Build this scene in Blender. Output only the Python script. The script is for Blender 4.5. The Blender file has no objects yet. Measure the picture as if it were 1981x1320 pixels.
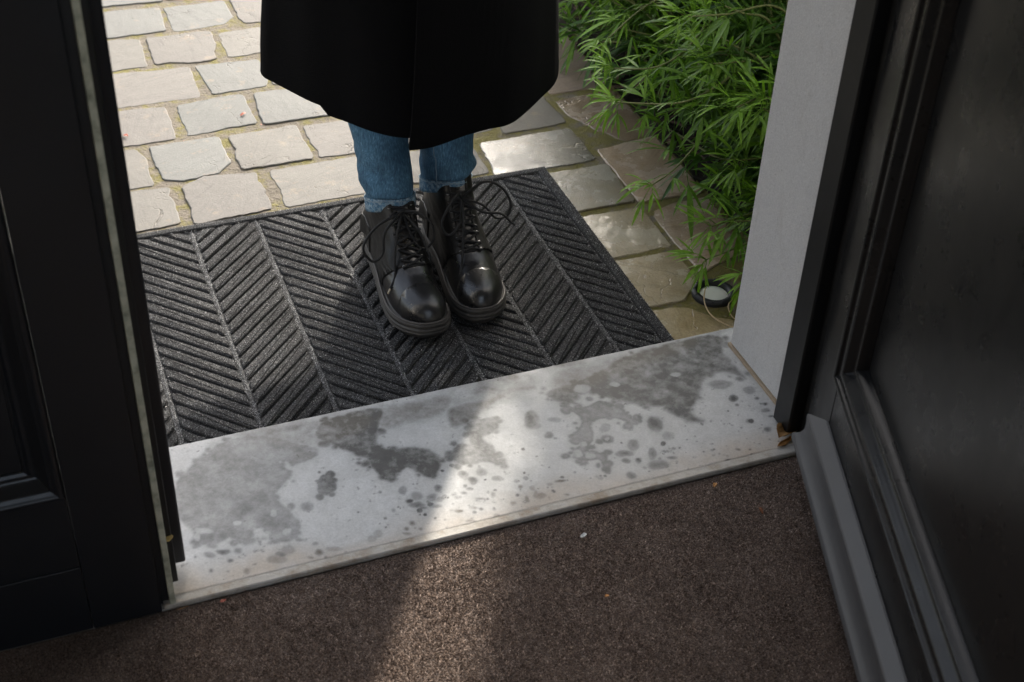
import bpy, bmesh, math, random
import numpy as np
from mathutils import Vector, Matrix

sc = bpy.context.scene
C = sc.collection
rnd = random.Random(7)
R = math.radians

# ------------------------------------------------------------------ camera, sky, sun, exposure
cam_d = bpy.data.cameras.new('camera'); cam = bpy.data.objects.new('camera', cam_d); C.objects.link(cam)
cx = (0.9339889802, -0.3553790569, 0.0370177076)      # right
cy = (-0.1914166932, -0.5851534892, -0.7880070073)    # down
cz = (0.3017022279, 0.7289040540, -0.6145523946)      # forward
cam.matrix_world = Matrix(((cx[0], -cy[0], -cz[0], 0), (cx[1], -cy[1], -cz[1], 0), (cx[2], -cy[2], -cz[2], 1.3), (0, 0, 0, 1)))
cam_d.sensor_width = 36; cam_d.lens = 49.99; cam_d.clip_start = 0.02; cam_d.clip_end = 500
cam_d.dof.use_dof = True; cam_d.dof.focus_distance = 2.06; cam_d.dof.aperture_fstop = 8.0
sc.camera = cam

SUN_EL, SUN_AZ = R(27), math.atan2(0.53, 0.85)
w = bpy.data.worlds.new('World'); sc.world = w; w.use_nodes = True
wn = w.node_tree.nodes; wl = w.node_tree.links
bg = wn['Background']; bg.inputs['Strength'].default_value = 0.15
sky = wn.new('ShaderNodeTexSky'); sky.sky_type = 'NISHITA'; sky.sun_disc = False
sky.sun_elevation = SUN_EL; sky.sun_rotation = SUN_AZ; sky.dust_density = 4.0; sky.air_density = 1.0; sky.ozone_density = 1.0
hs = wn.new('ShaderNodeHueSaturation'); hs.inputs['Saturation'].default_value = 0.55      # hazy, nearly white sky
wl.new(sky.outputs[0], hs.inputs['Color']); wl.new(hs.outputs[0], bg.inputs[0])
sd = bpy.data.lights.new('sun', 'SUN'); sun = bpy.data.objects.new('sun', sd); C.objects.link(sun)
sd.energy = 2.6; sd.angle = R(1.6); sd.color = (1.0, 0.93, 0.83)
sun.rotation_euler = Vector((-math.sin(SUN_AZ) * math.cos(SUN_EL), -math.cos(SUN_AZ) * math.cos(SUN_EL), -math.sin(SUN_EL))).to_track_quat('-Z', 'Y').to_euler()
vs = sc.view_settings
vs.view_transform = 'Standard'; vs.look = 'None'; vs.exposure = 1.65; vs.gamma = 1; vs.use_curve_mapping = False
sc.cycles.max_bounces = 8; sc.cycles.diffuse_bounces = 5; sc.cycles.use_denoising = True

# ------------------------------------------------------------------ helpers
def mk(name, V, F, mat=None, parent=None, smooth=False, uv=None):
    me = bpy.data.meshes.new(name)
    me.from_pydata([tuple(v) for v in V], [], F); me.update()
    if smooth: me.polygons.foreach_set('use_smooth', [True] * len(me.polygons))
    if mat: me.materials.append(mat)
    o = bpy.data.objects.new(name, me); C.objects.link(o)
    if parent: o.parent = parent
    return o

def mk_np(name, V, F, mat=None, parent=None, smooth=False, attrs=None):
    """V (n,3), F (m,k) arrays, k the same for all faces"""
    me = bpy.data.meshes.new(name)
    n, (m, k) = len(V), F.shape
    me.vertices.add(n); me.vertices.foreach_set('co', np.ascontiguousarray(V, dtype=np.float32).ravel())
    me.loops.add(m * k); me.loops.foreach_set('vertex_index', np.ascontiguousarray(F, dtype=np.int32).ravel())
    me.polygons.add(m); me.polygons.foreach_set('loop_start', np.arange(0, m * k, k, dtype=np.int32))
    me.polygons.foreach_set('loop_total', np.full(m, k, dtype=np.int32))
    if smooth: me.polygons.foreach_set('use_smooth', np.ones(m, dtype=bool))
    me.update(calc_edges=True); me.validate()
    for an, arr in (attrs or {}).items():
        at = me.attributes.new(an, 'FLOAT', 'POINT'); at.data.foreach_set('value', np.ascontiguousarray(arr, dtype=np.float32))
    if mat: me.materials.append(mat)
    o = bpy.data.objects.new(name, me); C.objects.link(o)
    if parent: o.parent = parent
    return o

def tag(o, label=None, cat=None, group=None, kind=None):
    if label: o['label'] = label
    if cat: o['category'] = cat
    if group: o['group'] = group
    if kind: o['kind'] = kind
    return o

def empty(name, loc=(0, 0, 0)):
    o = bpy.data.objects.new(name, None); o.location = loc; o.empty_display_size = .05; C.objects.link(o)
    return o

def box(x0, x1, y0, y1, z0, z1, b=0.0):
    bm = bmesh.new(); bmesh.ops.create_cube(bm, size=1)
    for v in bm.verts:
        v.co = Vector(((x0 + x1) / 2 + v.co.x * (x1 - x0), (y0 + y1) / 2 + v.co.y * (y1 - y0), (z0 + z1) / 2 + v.co.z * (z1 - z0)))
    if b > 0: bmesh.ops.bevel(bm, geom=bm.edges[:], offset=b, segments=2, affect='EDGES', profile=.5)
    return bm

def bm_obj(name, bm, mat, parent=None, smooth=False, M=None):
    me = bpy.data.meshes.new(name)
    if M is not None: bmesh.ops.transform(bm, matrix=M, verts=bm.verts)
    bmesh.ops.recalc_face_normals(bm, faces=bm.faces[:])
    bm.to_mesh(me); bm.free(); me.materials.append(mat)
    if smooth: me.polygons.foreach_set('use_smooth', [True] * len(me.polygons))
    o = bpy.data.objects.new(name, me); C.objects.link(o)
    if parent: o.parent = parent
    return o

def prism(prof, a, b, axis_p, axis_q, axis_r, org, name, mat, parent, mitre=(0, 0), smooth=False):
    """closed profile [(p,q)] swept along r from a to b; mitre = extra r per unit of p at each end"""
    org, P, Q, Rr = Vector(org), Vector(axis_p), Vector(axis_q), Vector(axis_r)
    n = len(prof); V = []
    for e, r in ((0, a), (1, b)):
        for p, q in prof: V.append(org + P * p + Q * q + Rr * (r + mitre[e] * p))
    F = [(i, (i + 1) % n, n + (i + 1) % n, n + i) for i in range(n)] + [tuple(range(n))[::-1], tuple(range(n, 2 * n))]
    o = mk(name, V, F, mat, parent)
    bm = bmesh.new(); bm.from_mesh(o.data); bmesh.ops.recalc_face_normals(bm, faces=bm.faces[:]); bm.to_mesh(o.data); bm.free()
    return o

def catmull(P, per=8, closed=False):
    P = [Vector(p) for p in P]; n = len(P); out = []
    for i in range(n if closed else n - 1):
        if closed: a, b, c, d = P[i - 1], P[i], P[(i + 1) % n], P[(i + 2) % n]
        else: a, b, c, d = P[max(i - 1, 0)], P[i], P[i + 1], P[min(i + 2, n - 1)]
        for k in range(per):
            t = k / per
            out.append(0.5 * ((2 * b) + (c - a) * t + (2 * a - 5 * b + 4 * c - d) * t * t + (3 * b - a - 3 * c + d) * t ** 3))
    if not closed: out.append(P[-1])
    return out

def tube(P, r, sides=8, closed=False, r_end=None, flat=1.0):
    """verts, faces of a tube along points P"""
    P = [Vector(p) for p in P]; n = len(P); V, F = [], []
    up = Vector((0.13, 0.21, 0.97)); prev = None
    for i, p in enumerate(P):
        t = (P[(i + 1) % n] - P[i - 1]) if closed else (P[min(i + 1, n - 1)] - P[max(i - 1, 0)])
        if t.length < 1e-9: t = Vector((0, 0, 1))
        t.normalize()
        if prev is None:
            s = t.cross(up); s = s.normalized() if s.length > 1e-4 else t.orthogonal().normalized()
        else:
            s = prev - t * prev.dot(t); s = s.normalized() if s.length > 1e-6 else t.orthogonal().normalized()
        prev = s; u = s.cross(t)
        rr = r if r_end is None else r + (r_end - r) * i / max(n - 1, 1)
        for k in range(sides):
            a = 2 * math.pi * k / sides
            V.append(p + s * (math.cos(a) * rr) + u * (math.sin(a) * rr * flat))
    m = n if closed else n - 1
    for i in range(m):
        j = (i + 1) % n
        for k in range(sides):
            l = (k + 1) % sides
            F.append((i * sides + k, i * sides + l, j * sides + l, j * sides + k))
    if not closed:
        F.append(tuple(range(sides))[::-1]); F.append(tuple(range((n - 1) * sides, n * sides)))
    return V, F

def join(parts):
    V, F = [], []
    for v, f in parts:
        o = len(V); V += list(v); F += [tuple(i + o for i in q) for q in f]
    return V, F

def loft(rings, close_lo=False, close_hi=False):
    n = len(rings[0]); V = [p for r in rings for p in r]; F = []
    for i in range(len(rings) - 1):
        for k in range(n):
            l = (k + 1) % n
            F.append((i * n + k, i * n + l, (i + 1) * n + l, (i + 1) * n + k))
    if close_lo: F.append(tuple(range(n))[::-1])
    if close_hi: F.append(tuple(range((len(rings) - 1) * n, len(rings) * n)))
    return V, F

# ------------------------------------------------------------------ material helpers
class Mat:
    def __init__(s, name):
        s.m = bpy.data.materials.new(name); s.m.use_nodes = True
        s.t = s.m.node_tree; s.n = s.t.nodes; s.l = s.t.links; s.b = s.n['Principled BSDF']
        s.tc = s.n.new('ShaderNodeTexCoord'); s.obj = s.tc.outputs['Object']
        s.geo = s.n.new('ShaderNodeNewGeometry'); s.pos = s.geo.outputs['Position']
    def set(s, **k):
        for a, v in k.items():
            i = s.b.inputs[a.replace('_', ' ')]
            if hasattr(v, 'is_linked') or hasattr(v, 'links'): s.l.new(v, i)
            else: i.default_value = (*v, 1) if isinstance(v, tuple) and len(v) == 3 else v
        return s
    def noise(s, scale, detail=4, rough=.6, dist=0, vec=None, dim='3D'):
        n = s.n.new('ShaderNodeTexNoise'); n.inputs['Scale'].default_value = scale; n.inputs['Detail'].default_value = detail
        n.inputs['Roughness'].default_value = rough; n.inputs['Distortion'].default_value = dist
        s.l.new(vec or s.pos, n.inputs['Vector']); return n.outputs['Fac']
    def voro(s, scale, vec=None, feat='F1', out='Distance'):
        n = s.n.new('ShaderNodeTexVoronoi'); n.feature = feat; n.inputs['Scale'].default_value = scale
        s.l.new(vec or s.pos, n.inputs['Vector']); return n.outputs[out]
    def scale(s, v, vec=None):
        n = s.n.new('ShaderNodeMapping'); n.inputs['Scale'].default_value = v; s.l.new(vec or s.pos, n.inputs['Vector']); return n.outputs[0]
    def rotscale(s, v, rz, vec=None):
        n = s.n.new('ShaderNodeMapping'); n.inputs['Scale'].default_value = v; n.inputs['Rotation'].default_value = (0, 0, rz); s.l.new(vec or s.pos, n.inputs['Vector']); return n.outputs[0]
    def ramp(s, fac, stops, interp='LINEAR'):
        n = s.n.new('ShaderNodeValToRGB'); n.color_ramp.interpolation = interp
        e = n.color_ramp.elements
        while len(e) < len(stops): e.new(.5)
        for i, (p, c) in enumerate(stops):
            e[i].position = p; e[i].color = (*c, 1) if isinstance(c, tuple) else (c, c, c, 1)
        s.l.new(fac, n.inputs[0]); return n.outputs[0]
    def mix(s, f, a, b, mode='MIX'):
        n = s.n.new('ShaderNodeMix'); n.data_type = 'RGBA'; n.blend_type = mode
        for i, v in ((0, f), (6, a), (7, b)):
            if hasattr(v, 'links'): s.l.new(v, n.inputs[i])
            elif isinstance(v, tuple): n.inputs[i].default_value = (*v, 1)
            else: n.inputs[i].default_value = v
        return n.outputs[2]
    def math(s, op, a, b=0.0, c=None, clamp=False):
        n = s.n.new('ShaderNodeMath'); n.operation = op; n.use_clamp = clamp
        for i, v in enumerate((a, b) if c is None else (a, b, c)):
            if hasattr(v, 'links'): s.l.new(v, n.inputs[i])
            else: n.inputs[i].default_value = v
        return n.outputs[0]
    def bump(s, h, strength=.5, dist=.002, prev=None):
        n = s.n.new('ShaderNodeBump'); n.inputs['Strength'].default_value = strength; n.inputs['Distance'].default_value = dist
        s.l.new(h, n.inputs['Height'])
        if prev: s.l.new(prev, n.inputs['Normal'])
        s.l.new(n.outputs[0], s.b.inputs['Normal']); return n.outputs[0]
    def attr(s, name, out='Fac'):
        n = s.n.new('ShaderNodeAttribute'); n.attribute_name = name; return n.outputs[out]
    def objcol(s):
        n = s.n.new('ShaderNodeObjectInfo'); return n.outputs['Color']
    def objrand(s):
        n = s.n.new('ShaderNodeObjectInfo'); return n.outputs['Random']

def paint_mat(name, base, rough, spec=.5):
    a = Mat(name)
    spk = a.ramp(a.noise(420, 2, .5), [(.73, 0.0), (.79, 1.0)])
    col = a.mix(a.math('MULTIPLY', spk, .05), a.mix(a.noise(7, 4), tuple(c * .85 for c in base), tuple(c * 1.2 for c in base)), (.3, .29, .27))
    a.set(Base_Color=col, Roughness=a.ramp(a.noise(16, 5, .65), [(.3, rough - .05), (.7, rough + .08)]))
    a.b.inputs['Specular IOR Level'].default_value = spec
    a.bump(a.noise(170, 3, .6), .03, .002)
    return a.m

M_door = paint_mat('black_door_paint', (.011, .012, .014), .34)
M_door_out = paint_mat('charcoal_door_paint', (.0105, .0104, .0106), .28, .25)
M_post = paint_mat('black_post_paint', (.009, .009, .0095), .45)
M_drip = paint_mat('weathered_grey_paint', (.064, .065, .069), .5)

def m_brass():
    a = Mat('tarnished_brass'); n = a.noise(60, 4)
    a.set(Base_Color=a.ramp(n, [(.3, (.22, .225, .16)), (.55, (.50, .48, .36)), (.75, (.6, .58, .45))]), Metallic=.1, Roughness=a.ramp(a.noise(90), [(.3, .35), (.7, .6)]))
    a.bump(a.noise(300), .2, .001); return a.m
M_brass = m_brass()

def m_stone_reveal():
    a = Mat('smooth_pale_stone')
    col = a.mix(a.noise(9, 6, .62), (.47, .455, .445), (.56, .545, .535))
    col = a.mix(a.ramp(a.noise(600, 2), [(.35, 0.0), (.65, 1.0)]), col, (.63, .615, .60))
    col = a.mix(a.math('MULTIPLY', a.ramp(a.noise(230, 3), [(.66, 0.0), (.72, 1.0)]), .5), col, (.3, .28, .27))
    col = a.mix(a.math('MULTIPLY', a.ramp(a.noise(22, 6, .7, 1.5, a.scale((1, 1, .3))), [(.55, 0.0), (.75, 1.0)]), .35), col, (.36, .33, .30))
    a.set(Base_Color=col, Roughness=.75)
    a.bump(a.noise(420, 3), .5, .0015); return a.m
M_reveal = m_stone_reveal()

def m_mortar():
    a = Mat('beige_mortar'); a.set(Base_Color=a.mix(a.noise(120), (.3, .22, .14), (.45, .37, .27)), Roughness=.9); a.bump(a.noise(300), .5, .002); return a.m
M_mortar = m_mortar()

def m_render():
    a = Mat('painted_render'); a.set(Base_Color=a.mix(a.noise(5), (.5, .49, .47), (.58, .57, .55)), Roughness=.85); a.bump(a.noise(90), .3, .003); return a.m
M_render = m_render()
def m_inside():
    a = Mat('pale_wall_paint'); a.set(Base_Color=a.mix(a.noise(3), (.50, .45, .38), (.56, .51, .44)), Roughness=.7); return a.m  # unseen walls made pale so the room returns fill light
M_inside = m_inside()

def m_sill():
    a = Mat('stained_threshold_stone')
    st = a.attr('stain'); rust = a.attr('rust'); ring = a.attr('ring'); grey = a.attr('warm')
    fine = a.noise(260, 4, .7)
    base = a.mix(a.noise(14, 6, .65), (.43, .427, .415), (.57, .563, .543))
    base = a.mix(a.math('MULTIPLY', a.ramp(a.noise(38, 7, .7, 1.0), [(.42, 0.0), (.62, 1.0)]), .35), base, (.68, .675, .665))
    base = a.mix(a.math('MULTIPLY', rust, .75), base, a.mix(a.noise(30, 5), (.42, .31, .205), (.50, .42, .33)))
    dark = a.mix(a.noise(55, 6, .75), (.045, .045, .044), (.115, .115, .112))
    dark = a.mix(a.math('MULTIPLY', grey, .8), dark, (.15, .125, .09))
    grain = a.ramp(a.noise(420, 3, .7), [(.3, .86), (.7, 1.10)])
    stv = a.math('MULTIPLY', a.math('MULTIPLY', st, 1.4), a.ramp(a.noise(48, 7, .78), [(.25, .58), (.6, 1.0)]), clamp=True)
    col = a.mix(stv, base, dark)
    col = a.mix(a.math('MULTIPLY', ring, .55), col, (.10, .10, .098))
    col = a.mix(1.0, col, grain, 'MULTIPLY')
    scr = a.ramp(a.noise(90, 7, .75, 2.5), [(.655, 0.0), (.685, 1.0)])
    col = a.mix(a.math('MULTIPLY', scr, .45), col, (.09, .088, .08))
    pit = a.ramp(a.noise(150, 2, .5), [(.74, 0.0), (.765, 1.0)])
    col = a.mix(a.math('MULTIPLY', pit, .6), col, (.07, .06, .05))
    a.set(Base_Color=col, Roughness=a.ramp(stv, [(0, .62), (1, .5)]))
    a.b.inputs['Specular IOR Level'].default_value = .35
    a.bump(a.math('ADD', a.math('MULTIPLY', a.noise(60, 5), .5), a.math('MULTIPLY', fine, .35)), .35, .0016); return a.m
M_sill = m_sill()
def m_sill_plain():
    a = Mat('plain_threshold_stone'); a.set(Base_Color=a.mix(a.ramp(a.noise(34, 6, .7), [(.45, 0.0), (.68, .8)]), a.mix(a.noise(40, 6), (.40, .37, .32), (.54, .51, .46)), (.26, .19, .12)), Roughness=.7); a.bump(a.noise(240), .3, .002); return a.m
M_lip = m_sill_plain()

def m_carpet(name):
    a = Mat(name)
    t = a.attr('tone')
    col = a.ramp(t, [(0, (.065, .044, .032)), (.4, (.215, .156, .123)), (.75, (.375, .295, .245)), (1, (.55, .465, .41))])
    a.set(Base_Color=col, Roughness=1.0); a.b.inputs['Specular IOR Level'].default_value = .1
    a.b.inputs['Sheen Weight'].default_value = .5; a.b.inputs['Sheen Roughness'].default_value = .35; a.b.inputs['Sheen Tint'].default_value = (.9, .78, .72, 1)
    return a.m
M_pile = m_carpet('brown_carpet_pile')
def m_carpet_base():
    a = Mat('brown_carpet_base')
    a.set(Base_Color=a.ramp(a.noise(420, 3, .7), [(.3, (.07, .05, .04)), (.55, (.185, .142, .118)), (.75, (.29, .235, .20))]), Roughness=1.0)
    a.bump(a.noise(420, 3, .7), 1.0, .004); return a.m
M_cbase = m_carpet_base()

def m_mat(name, k):
    a = Mat(name)
    n = a.noise(900, 2, .6); big = a.noise(18, 4, .6)
    col = a.ramp(n, [(.34, (.011 * k, .011 * k, .012 * k)), (.5, (.042 * k, .042 * k, .0425 * k)), (.6, (.078 * k, .078 * k, .078 * k)), (.7, (.30 * k, .30 * k, .298 * k))])
    col = a.mix(1.0, col, a.ramp(big, [(.3, .75), (.7, 1.25)]), 'MULTIPLY')
    a.set(Base_Color=col, Roughness=1.0); a.b.inputs['Specular IOR Level'].default_value = .1
    a.bump(a.noise(620, 3, .7), .6, .002); return a.m
M_mat = m_mat('charcoal_mat_fibre', 1.0); M_spine = m_mat('worn_grey_mat_fibre', 2.0)
def m_back():
    a = Mat('black_rubber'); a.set(Base_Color=(.012, .012, .013), Roughness=.8); return a.m
M_back = m_back()
def m_fuzz():
    a = Mat('mat_fuzz'); t = a.attr('tone')
    a.set(Base_Color=a.ramp(t, [(0, (.010, .010, .011)), (.5, (.044, .044, .0445)), (.8, (.18, .18, .178)), (1, (.65, .65, .65))]), Roughness=1.0)
    a.b.inputs['Specular IOR Level'].default_value = .15; return a.m
M_fuzz = m_fuzz()

def m_paver(name, wet):
    a = Mat(name); oc = a.objcol(); r = a.objrand()
    add = a.n.new('ShaderNodeVectorMath'); add.operation = 'ADD'; a.l.new(a.pos, add.inputs[0])
    cmb = a.n.new('ShaderNodeCombineXYZ')
    for i in range(3): a.l.new(a.math('MULTIPLY', r, 7.3 + 4 * i), cmb.inputs[i])
    a.l.new(cmb.outputs[0], add.inputs[1]); P = add.outputs[0]
    # each stone's bedding runs its own way
    rot = a.n.new('ShaderNodeVectorRotate'); rot.rotation_type = 'Z_AXIS'; a.l.new(P, rot.inputs['Vector']); a.l.new(a.math('MULTIPLY', r, 6.28), rot.inputs['Angle'])
    PR = rot.outputs[0]
    lay = a.noise(9, 5, .55, .8, a.scale((1, 2.2, 1), PR))
    ter = a.math('SNAP', lay, .085); terr = a.math('ADD', a.math('MULTIPLY', ter, .75), a.math('MULTIPLY', lay, .25))
    grain = a.noise(330, 4, .7, 0, P); blot = a.noise(16, 6, .65, .6, P)
    col = a.mix(blot, a.mix(1.0, oc, (.72, .70, .68), 'MULTIPLY'), a.mix(1.0, oc, (1.2, 1.19, 1.17), 'MULTIPLY'))
    streak = a.ramp(a.noise(30, 5, .65, 1.2, a.scale((.35, 3, 1), PR)), [(.52, 0.0), (.68, 1.0)])
    col = a.mix(a.math('MULTIPLY', streak, .42), col, a.mix(1.0, oc, (.55, .54, .55), 'MULTIPLY'))
    col = a.mix(a.math('MULTIPLY', a.ramp(a.noise(26, 5, .7, 0, P), [(.58, 0.0), (.75, 1.0)]), .45), col, (.27, .19, .11) if not wet else (.24, .15, .07))
    pits = a.ramp(a.noise(120, 3, .6, 0, P), [(.70, 0.0), (.74, 1.0)])
    col = a.mix(a.math('MULTIPLY', pits, .5), col, (.08, .065, .05))
    crack = a.ramp(a.math('ABSOLUTE', a.math('SUBTRACT', a.noise(7, 4, .55, .7, PR), .5)), [(.0, 1.0), (.004, 0.0)])
    crm = a.math('MULTIPLY', crack, a.ramp(a.noise(5, 2, .5, 0, P), [(.5, 0.0), (.56, 1.0)]))
    col = a.mix(a.math('MULTIPLY', crm, .3), col, (.09, .07, .05))
    col = a.mix(1.0, col, a.ramp(grain, [(.3, .84), (.7, 1.12)]), 'MULTIPLY')
    if wet:
        wm = a.ramp(a.noise(13, 5, .6, 0, P), [(.40, 0.0), (.56, 1.0)])
        col = a.mix(wm, col, a.mix(1.0, col, (.82, .78, .70), 'MULTIPLY'))
        a.set(Base_Color=col, Roughness=a.ramp(wm, [(0, .36), (1, .10)]))
        a.b.inputs['Specular IOR Level'].default_value = .75
    else:
        a.set(Base_Color=col, Roughness=.72)
    n1 = a.bump(terr, .3, .006); h = a.math('ADD', a.math('MULTIPLY', grain, .4), a.math('ADD', a.math('MULTIPLY', blot, .6), a.math('MULTIPLY', crm, -1.2)))
    a.bump(h, .5, .003, n1); return a.m
M_paver = m_paver('riven_sandstone', False); M_paver_wet = m_paver('wet_riven_sandstone', True)

def m_bed():
    a = Mat('sandy_joint'); n = a.noise(24, 6, .65)
    sand = a.mix(a.noise(260, 3, .7), (.100, .083, .060), (.165, .139, .105))
    moss = a.mix(a.noise(200, 3, .7), (.075, .072, .015), (.20, .165, .04))  # moss colour raised to offset the shade beside the mat
    sep = a.n.new('ShaderNodeSeparateXYZ'); a.l.new(a.pos, sep.inputs[0])
    side = a.ramp(a.math('MULTIPLY_ADD', sep.outputs[0], 1.1, -.5, clamp=True), [(0, 0.0), (1, .16)])
    mk_ = a.ramp(a.math('ADD', n, side), [(.47, 0.0), (.60, 1.0)])
    col = a.mix(mk_, sand, moss)
    col = a.mix(side, col, a.mix(1.0, col, (.8, .66, .40), 'MULTIPLY'))
    a.set(Base_Color=col, Roughness=.9)
    a.bump(a.math('ADD', a.noise(180, 4, .7), a.noise(50, 4)), .8, .005); return a.m
M_bed = m_bed()
def m_soil():
    a = Mat('dark_soil'); a.set(Base_Color=a.ramp(a.noise(90, 5, .7), [(.3, (.012, .008, .005)), (.6, (.04, .026, .016)), (.8, (.075, .05, .03))]), Roughness=.95)
    a.bump(a.noise(120, 5, .7), 1.0, .012); return a.m
M_soil = m_soil()
def m_simple(name, c, r=.6, var=.2, sc_=60, **k):
    a = Mat(name); a.set(Base_Color=a.mix(a.noise(sc_, 4), tuple(x * (1 - var) for x in c), tuple(x * (1 + var) for x in c)), Roughness=r)
    for q, v in k.items(): a.b.inputs[q.replace('_', ' ')].default_value = v
    return a.m
M_ground = m_simple('far_ground', (.06, .065, .035), .95, .3, 2)

def m_leaf(name, dark, light):
    a = Mat(name); t = a.attr('tone')
    col = a.mix(t, dark, light); col = a.mix(1.0, col, a.ramp(a.noise(130, 3), [(.3, .75), (.7, 1.2)]), 'MULTIPLY')
    a.set(Base_Color=col, Roughness=.45); a.b.inputs['Specular IOR Level'].default_value = .35
    tr = a.n.new('ShaderNodeBsdfTranslucent'); a.l.new(a.mix(1.0, col, (1.5, 1.7, .6), 'MULTIPLY'), tr.inputs[0])
    mx = a.n.new('ShaderNodeMixShader'); mx.inputs[0].default_value = .32
    a.l.new(a.b.outputs[0], mx.inputs[1]); a.l.new(tr.outputs[0], mx.inputs[2])
    a.l.new(mx.outputs[0], a.n['Material Output'].inputs[0])
    a.bump(a.noise(240, 3), .35, .0015); return a.m
M_leaf = m_leaf('green_leaf', (.018, .062, .010), (.19, .35, .035))
M_stem = m_simple('green_stem', (.14, .16, .048), .6)
M_wood = m_simple('brown_stem', (.06, .042, .022), .8)

def m_coat():
    a = Mat('black_wool'); a.set(Base_Color=a.mix(a.noise(300, 4, .7), (.0018, .0018, .0021), (.0045, .0045, .005)), Roughness=1.0)
    a.b.inputs['Specular IOR Level'].default_value = .08; a.bump(a.noise(500, 3, .7), .5, .002); return a.m
M_coat = m_coat()
def m_denim(name, k=1.0, fray=0.0):
    a = Mat(name)
    tw = a.n.new('ShaderNodeTexWave'); tw.inputs['Scale'].default_value = 260; tw.inputs['Distortion'].default_value = 1.5; tw.inputs['Detail'].default_value = 2; tw.bands_direction = 'DIAGONAL'
    a.l.new(a.pos, tw.inputs['Vector'])
    slub = a.noise(520, 3, .7, 0, a.scale((1, 1, .2)))
    c1 = a.ramp(slub, [(.3, (.016 * k, .034 * k, .058 * k)), (.55, (.030 * k, .069 * k, .110 * k)), (.8, (.08 * k, .145 * k, .20 * k))])
    fade = a.ramp(a.noise(24, 5, .6, .5), [(.35, .75), (.7, 1.3)])
    col = a.mix(1.0, c1, fade, 'MULTIPLY')
    col = a.mix(a.math('MULTIPLY', tw.outputs['Fac'], .35), col, a.mix(1.0, col, (1.7, 1.6, 1.5), 'MULTIPLY'))
    if fray: col = a.mix(a.ramp(a.noise(190, 4, .7), [(.45, 0.0), (.62, fray)]), col, (.42, .50, .54))
    a.set(Base_Color=col, Roughness=.9); a.b.inputs['Specular IOR Level'].default_value = .2
    a.bump(a.math('ADD', a.math('MULTIPLY', tw.outputs['Fac'], .4), slub), .45, .0015); return a.m
M_denim = m_denim('blue_denim', 1.95); M_hem = m_denim('faded_denim_hem', 2.1, .6)
M_thread = m_simple('pale_thread', (.20, .26, .30), .9)
def m_leather(name, r, base=(.007, .0065, .006), spec=.5, coat=.4):
    a = Mat(name); n = a.noise(55, 5, .65)
    sc_n = a.ramp(a.noise(18, 5, .6, .8), [(.35, r - .07), (.7, r + .12)])
    a.set(Base_Color=a.mix(n, base, tuple(c * 2.2 for c in base)), Roughness=sc_n)
    a.b.inputs['Specular IOR Level'].default_value = spec
    a.b.inputs['Coat Weight'].default_value = coat; a.b.inputs['Coat Roughness'].default_value = .22
    a.bump(a.math('ADD', a.math('MULTIPLY', a.voro(420), .3), a.math('MULTIPLY', a.noise(38, 4, .6, 1.0), .8)), .22, .0024); return a.m
M_leather = m_leather('black_leather', .31, (.0075, .007, .0068)); M_leather2 = m_leather('black_leather_panel', .5, (.005, .0048, .0046), .25, .15)
M_sole = m_simple('dusty_black_rubber', (.042, .038, .034), .62, .35, 90)
M_welt = m_simple('grey_welt', (.055, .048, .043), .6, .3, 200)
M_lace = m_simple('black_cord', (.006, .006, .0065), .75, .4, 700)
M_tip = m_simple('pale_lace_tip', (.35, .30, .22), .4)
M_steel = m_simple('dark_steel', (.3, .3, .3), .35, .2, 60, Metallic=1.0)
M_knit = m_simple('black_knit', (.006, .006, .007), .95)
M_skin = m_simple('skin', (.42, .27, .2), .5); M_hair = m_simple('dark_hair', (.02, .014, .01), .5)
M_ring = m_simple('black_lamp_ring', (.014, .015, .017), .55, .3, 150)
def m_lens():
    a = Mat('frosted_lamp_lens'); a.set(Base_Color=a.mix(a.noise(60, 5), (.74, .75, .70), (.84, .84, .80)), Roughness=.28); a.bump(a.noise(120, 4), .2, .002); return a.m
M_lens = m_lens()
M_cable = m_simple('beige_cable', (.42, .31, .17), .5)
M_dry = m_simple('dry_leaf_brown', (.30, .16, .05), .7, .55, 70)
M_white = m_simple('white_scrap', (.75, .74, .7), .7); M_orange = m_simple('orange_crumb', (.5, .24, .08), .8); M_red = m_simple('red_petal', (.45, .13, .08), .6)

# ------------------------------------------------------------------ setting: ground, paving, soil, room
ZT, ZC = .07, .062       # threshold top, carpet backing
g = mk('ground', [(-200, -200, -.06), (200, -200, -.06), (200, 200, -.06), (-200, 200, -.06)], [(0, 1, 2, 3)], M_ground); tag(g, kind='structure')

nx, ny = 90, 150
bx0, bx1, by0, by1 = -2.2, 1.112, 1.30, 6.5
paving = mk('paving', [(bx0, by0, -.0019), (bx1, by0, -.0019), (bx1, by1, -.0019), (bx0, by1, -.0019), (bx0, by0, -.055), (bx1, by0, -.055), (bx1, by1, -.055), (bx0, by1, -.055)],
            [(0, 1, 2, 3), (0, 4, 5, 1), (1, 5, 6, 2), (2, 6, 7, 3), (3, 7, 4, 0)], M_bed)
tag(paving, kind='structure')

def resample(P, step):
    out = []
    n = len(P)
    for i in range(n):
        a, b = np.array(P[i]), np.array(P[(i + 1) % n]); L = np.hypot(*(b - a)); k = max(1, int(round(L / step)))
        for j in range(k): out.append(a + (b - a) * j / k)
    return np.array(out)

def chaikin(P, t=.2):
    n = len(P); out = []
    for i in range(n):
        a, b = P[i], P[(i + 1) % n]; L = np.hypot(*(b - a)); s = min(t, .0035 / max(L, 1e-6))
        out += [a + (b - a) * s, b - (b - a) * s]
    return np.array(out)

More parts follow.
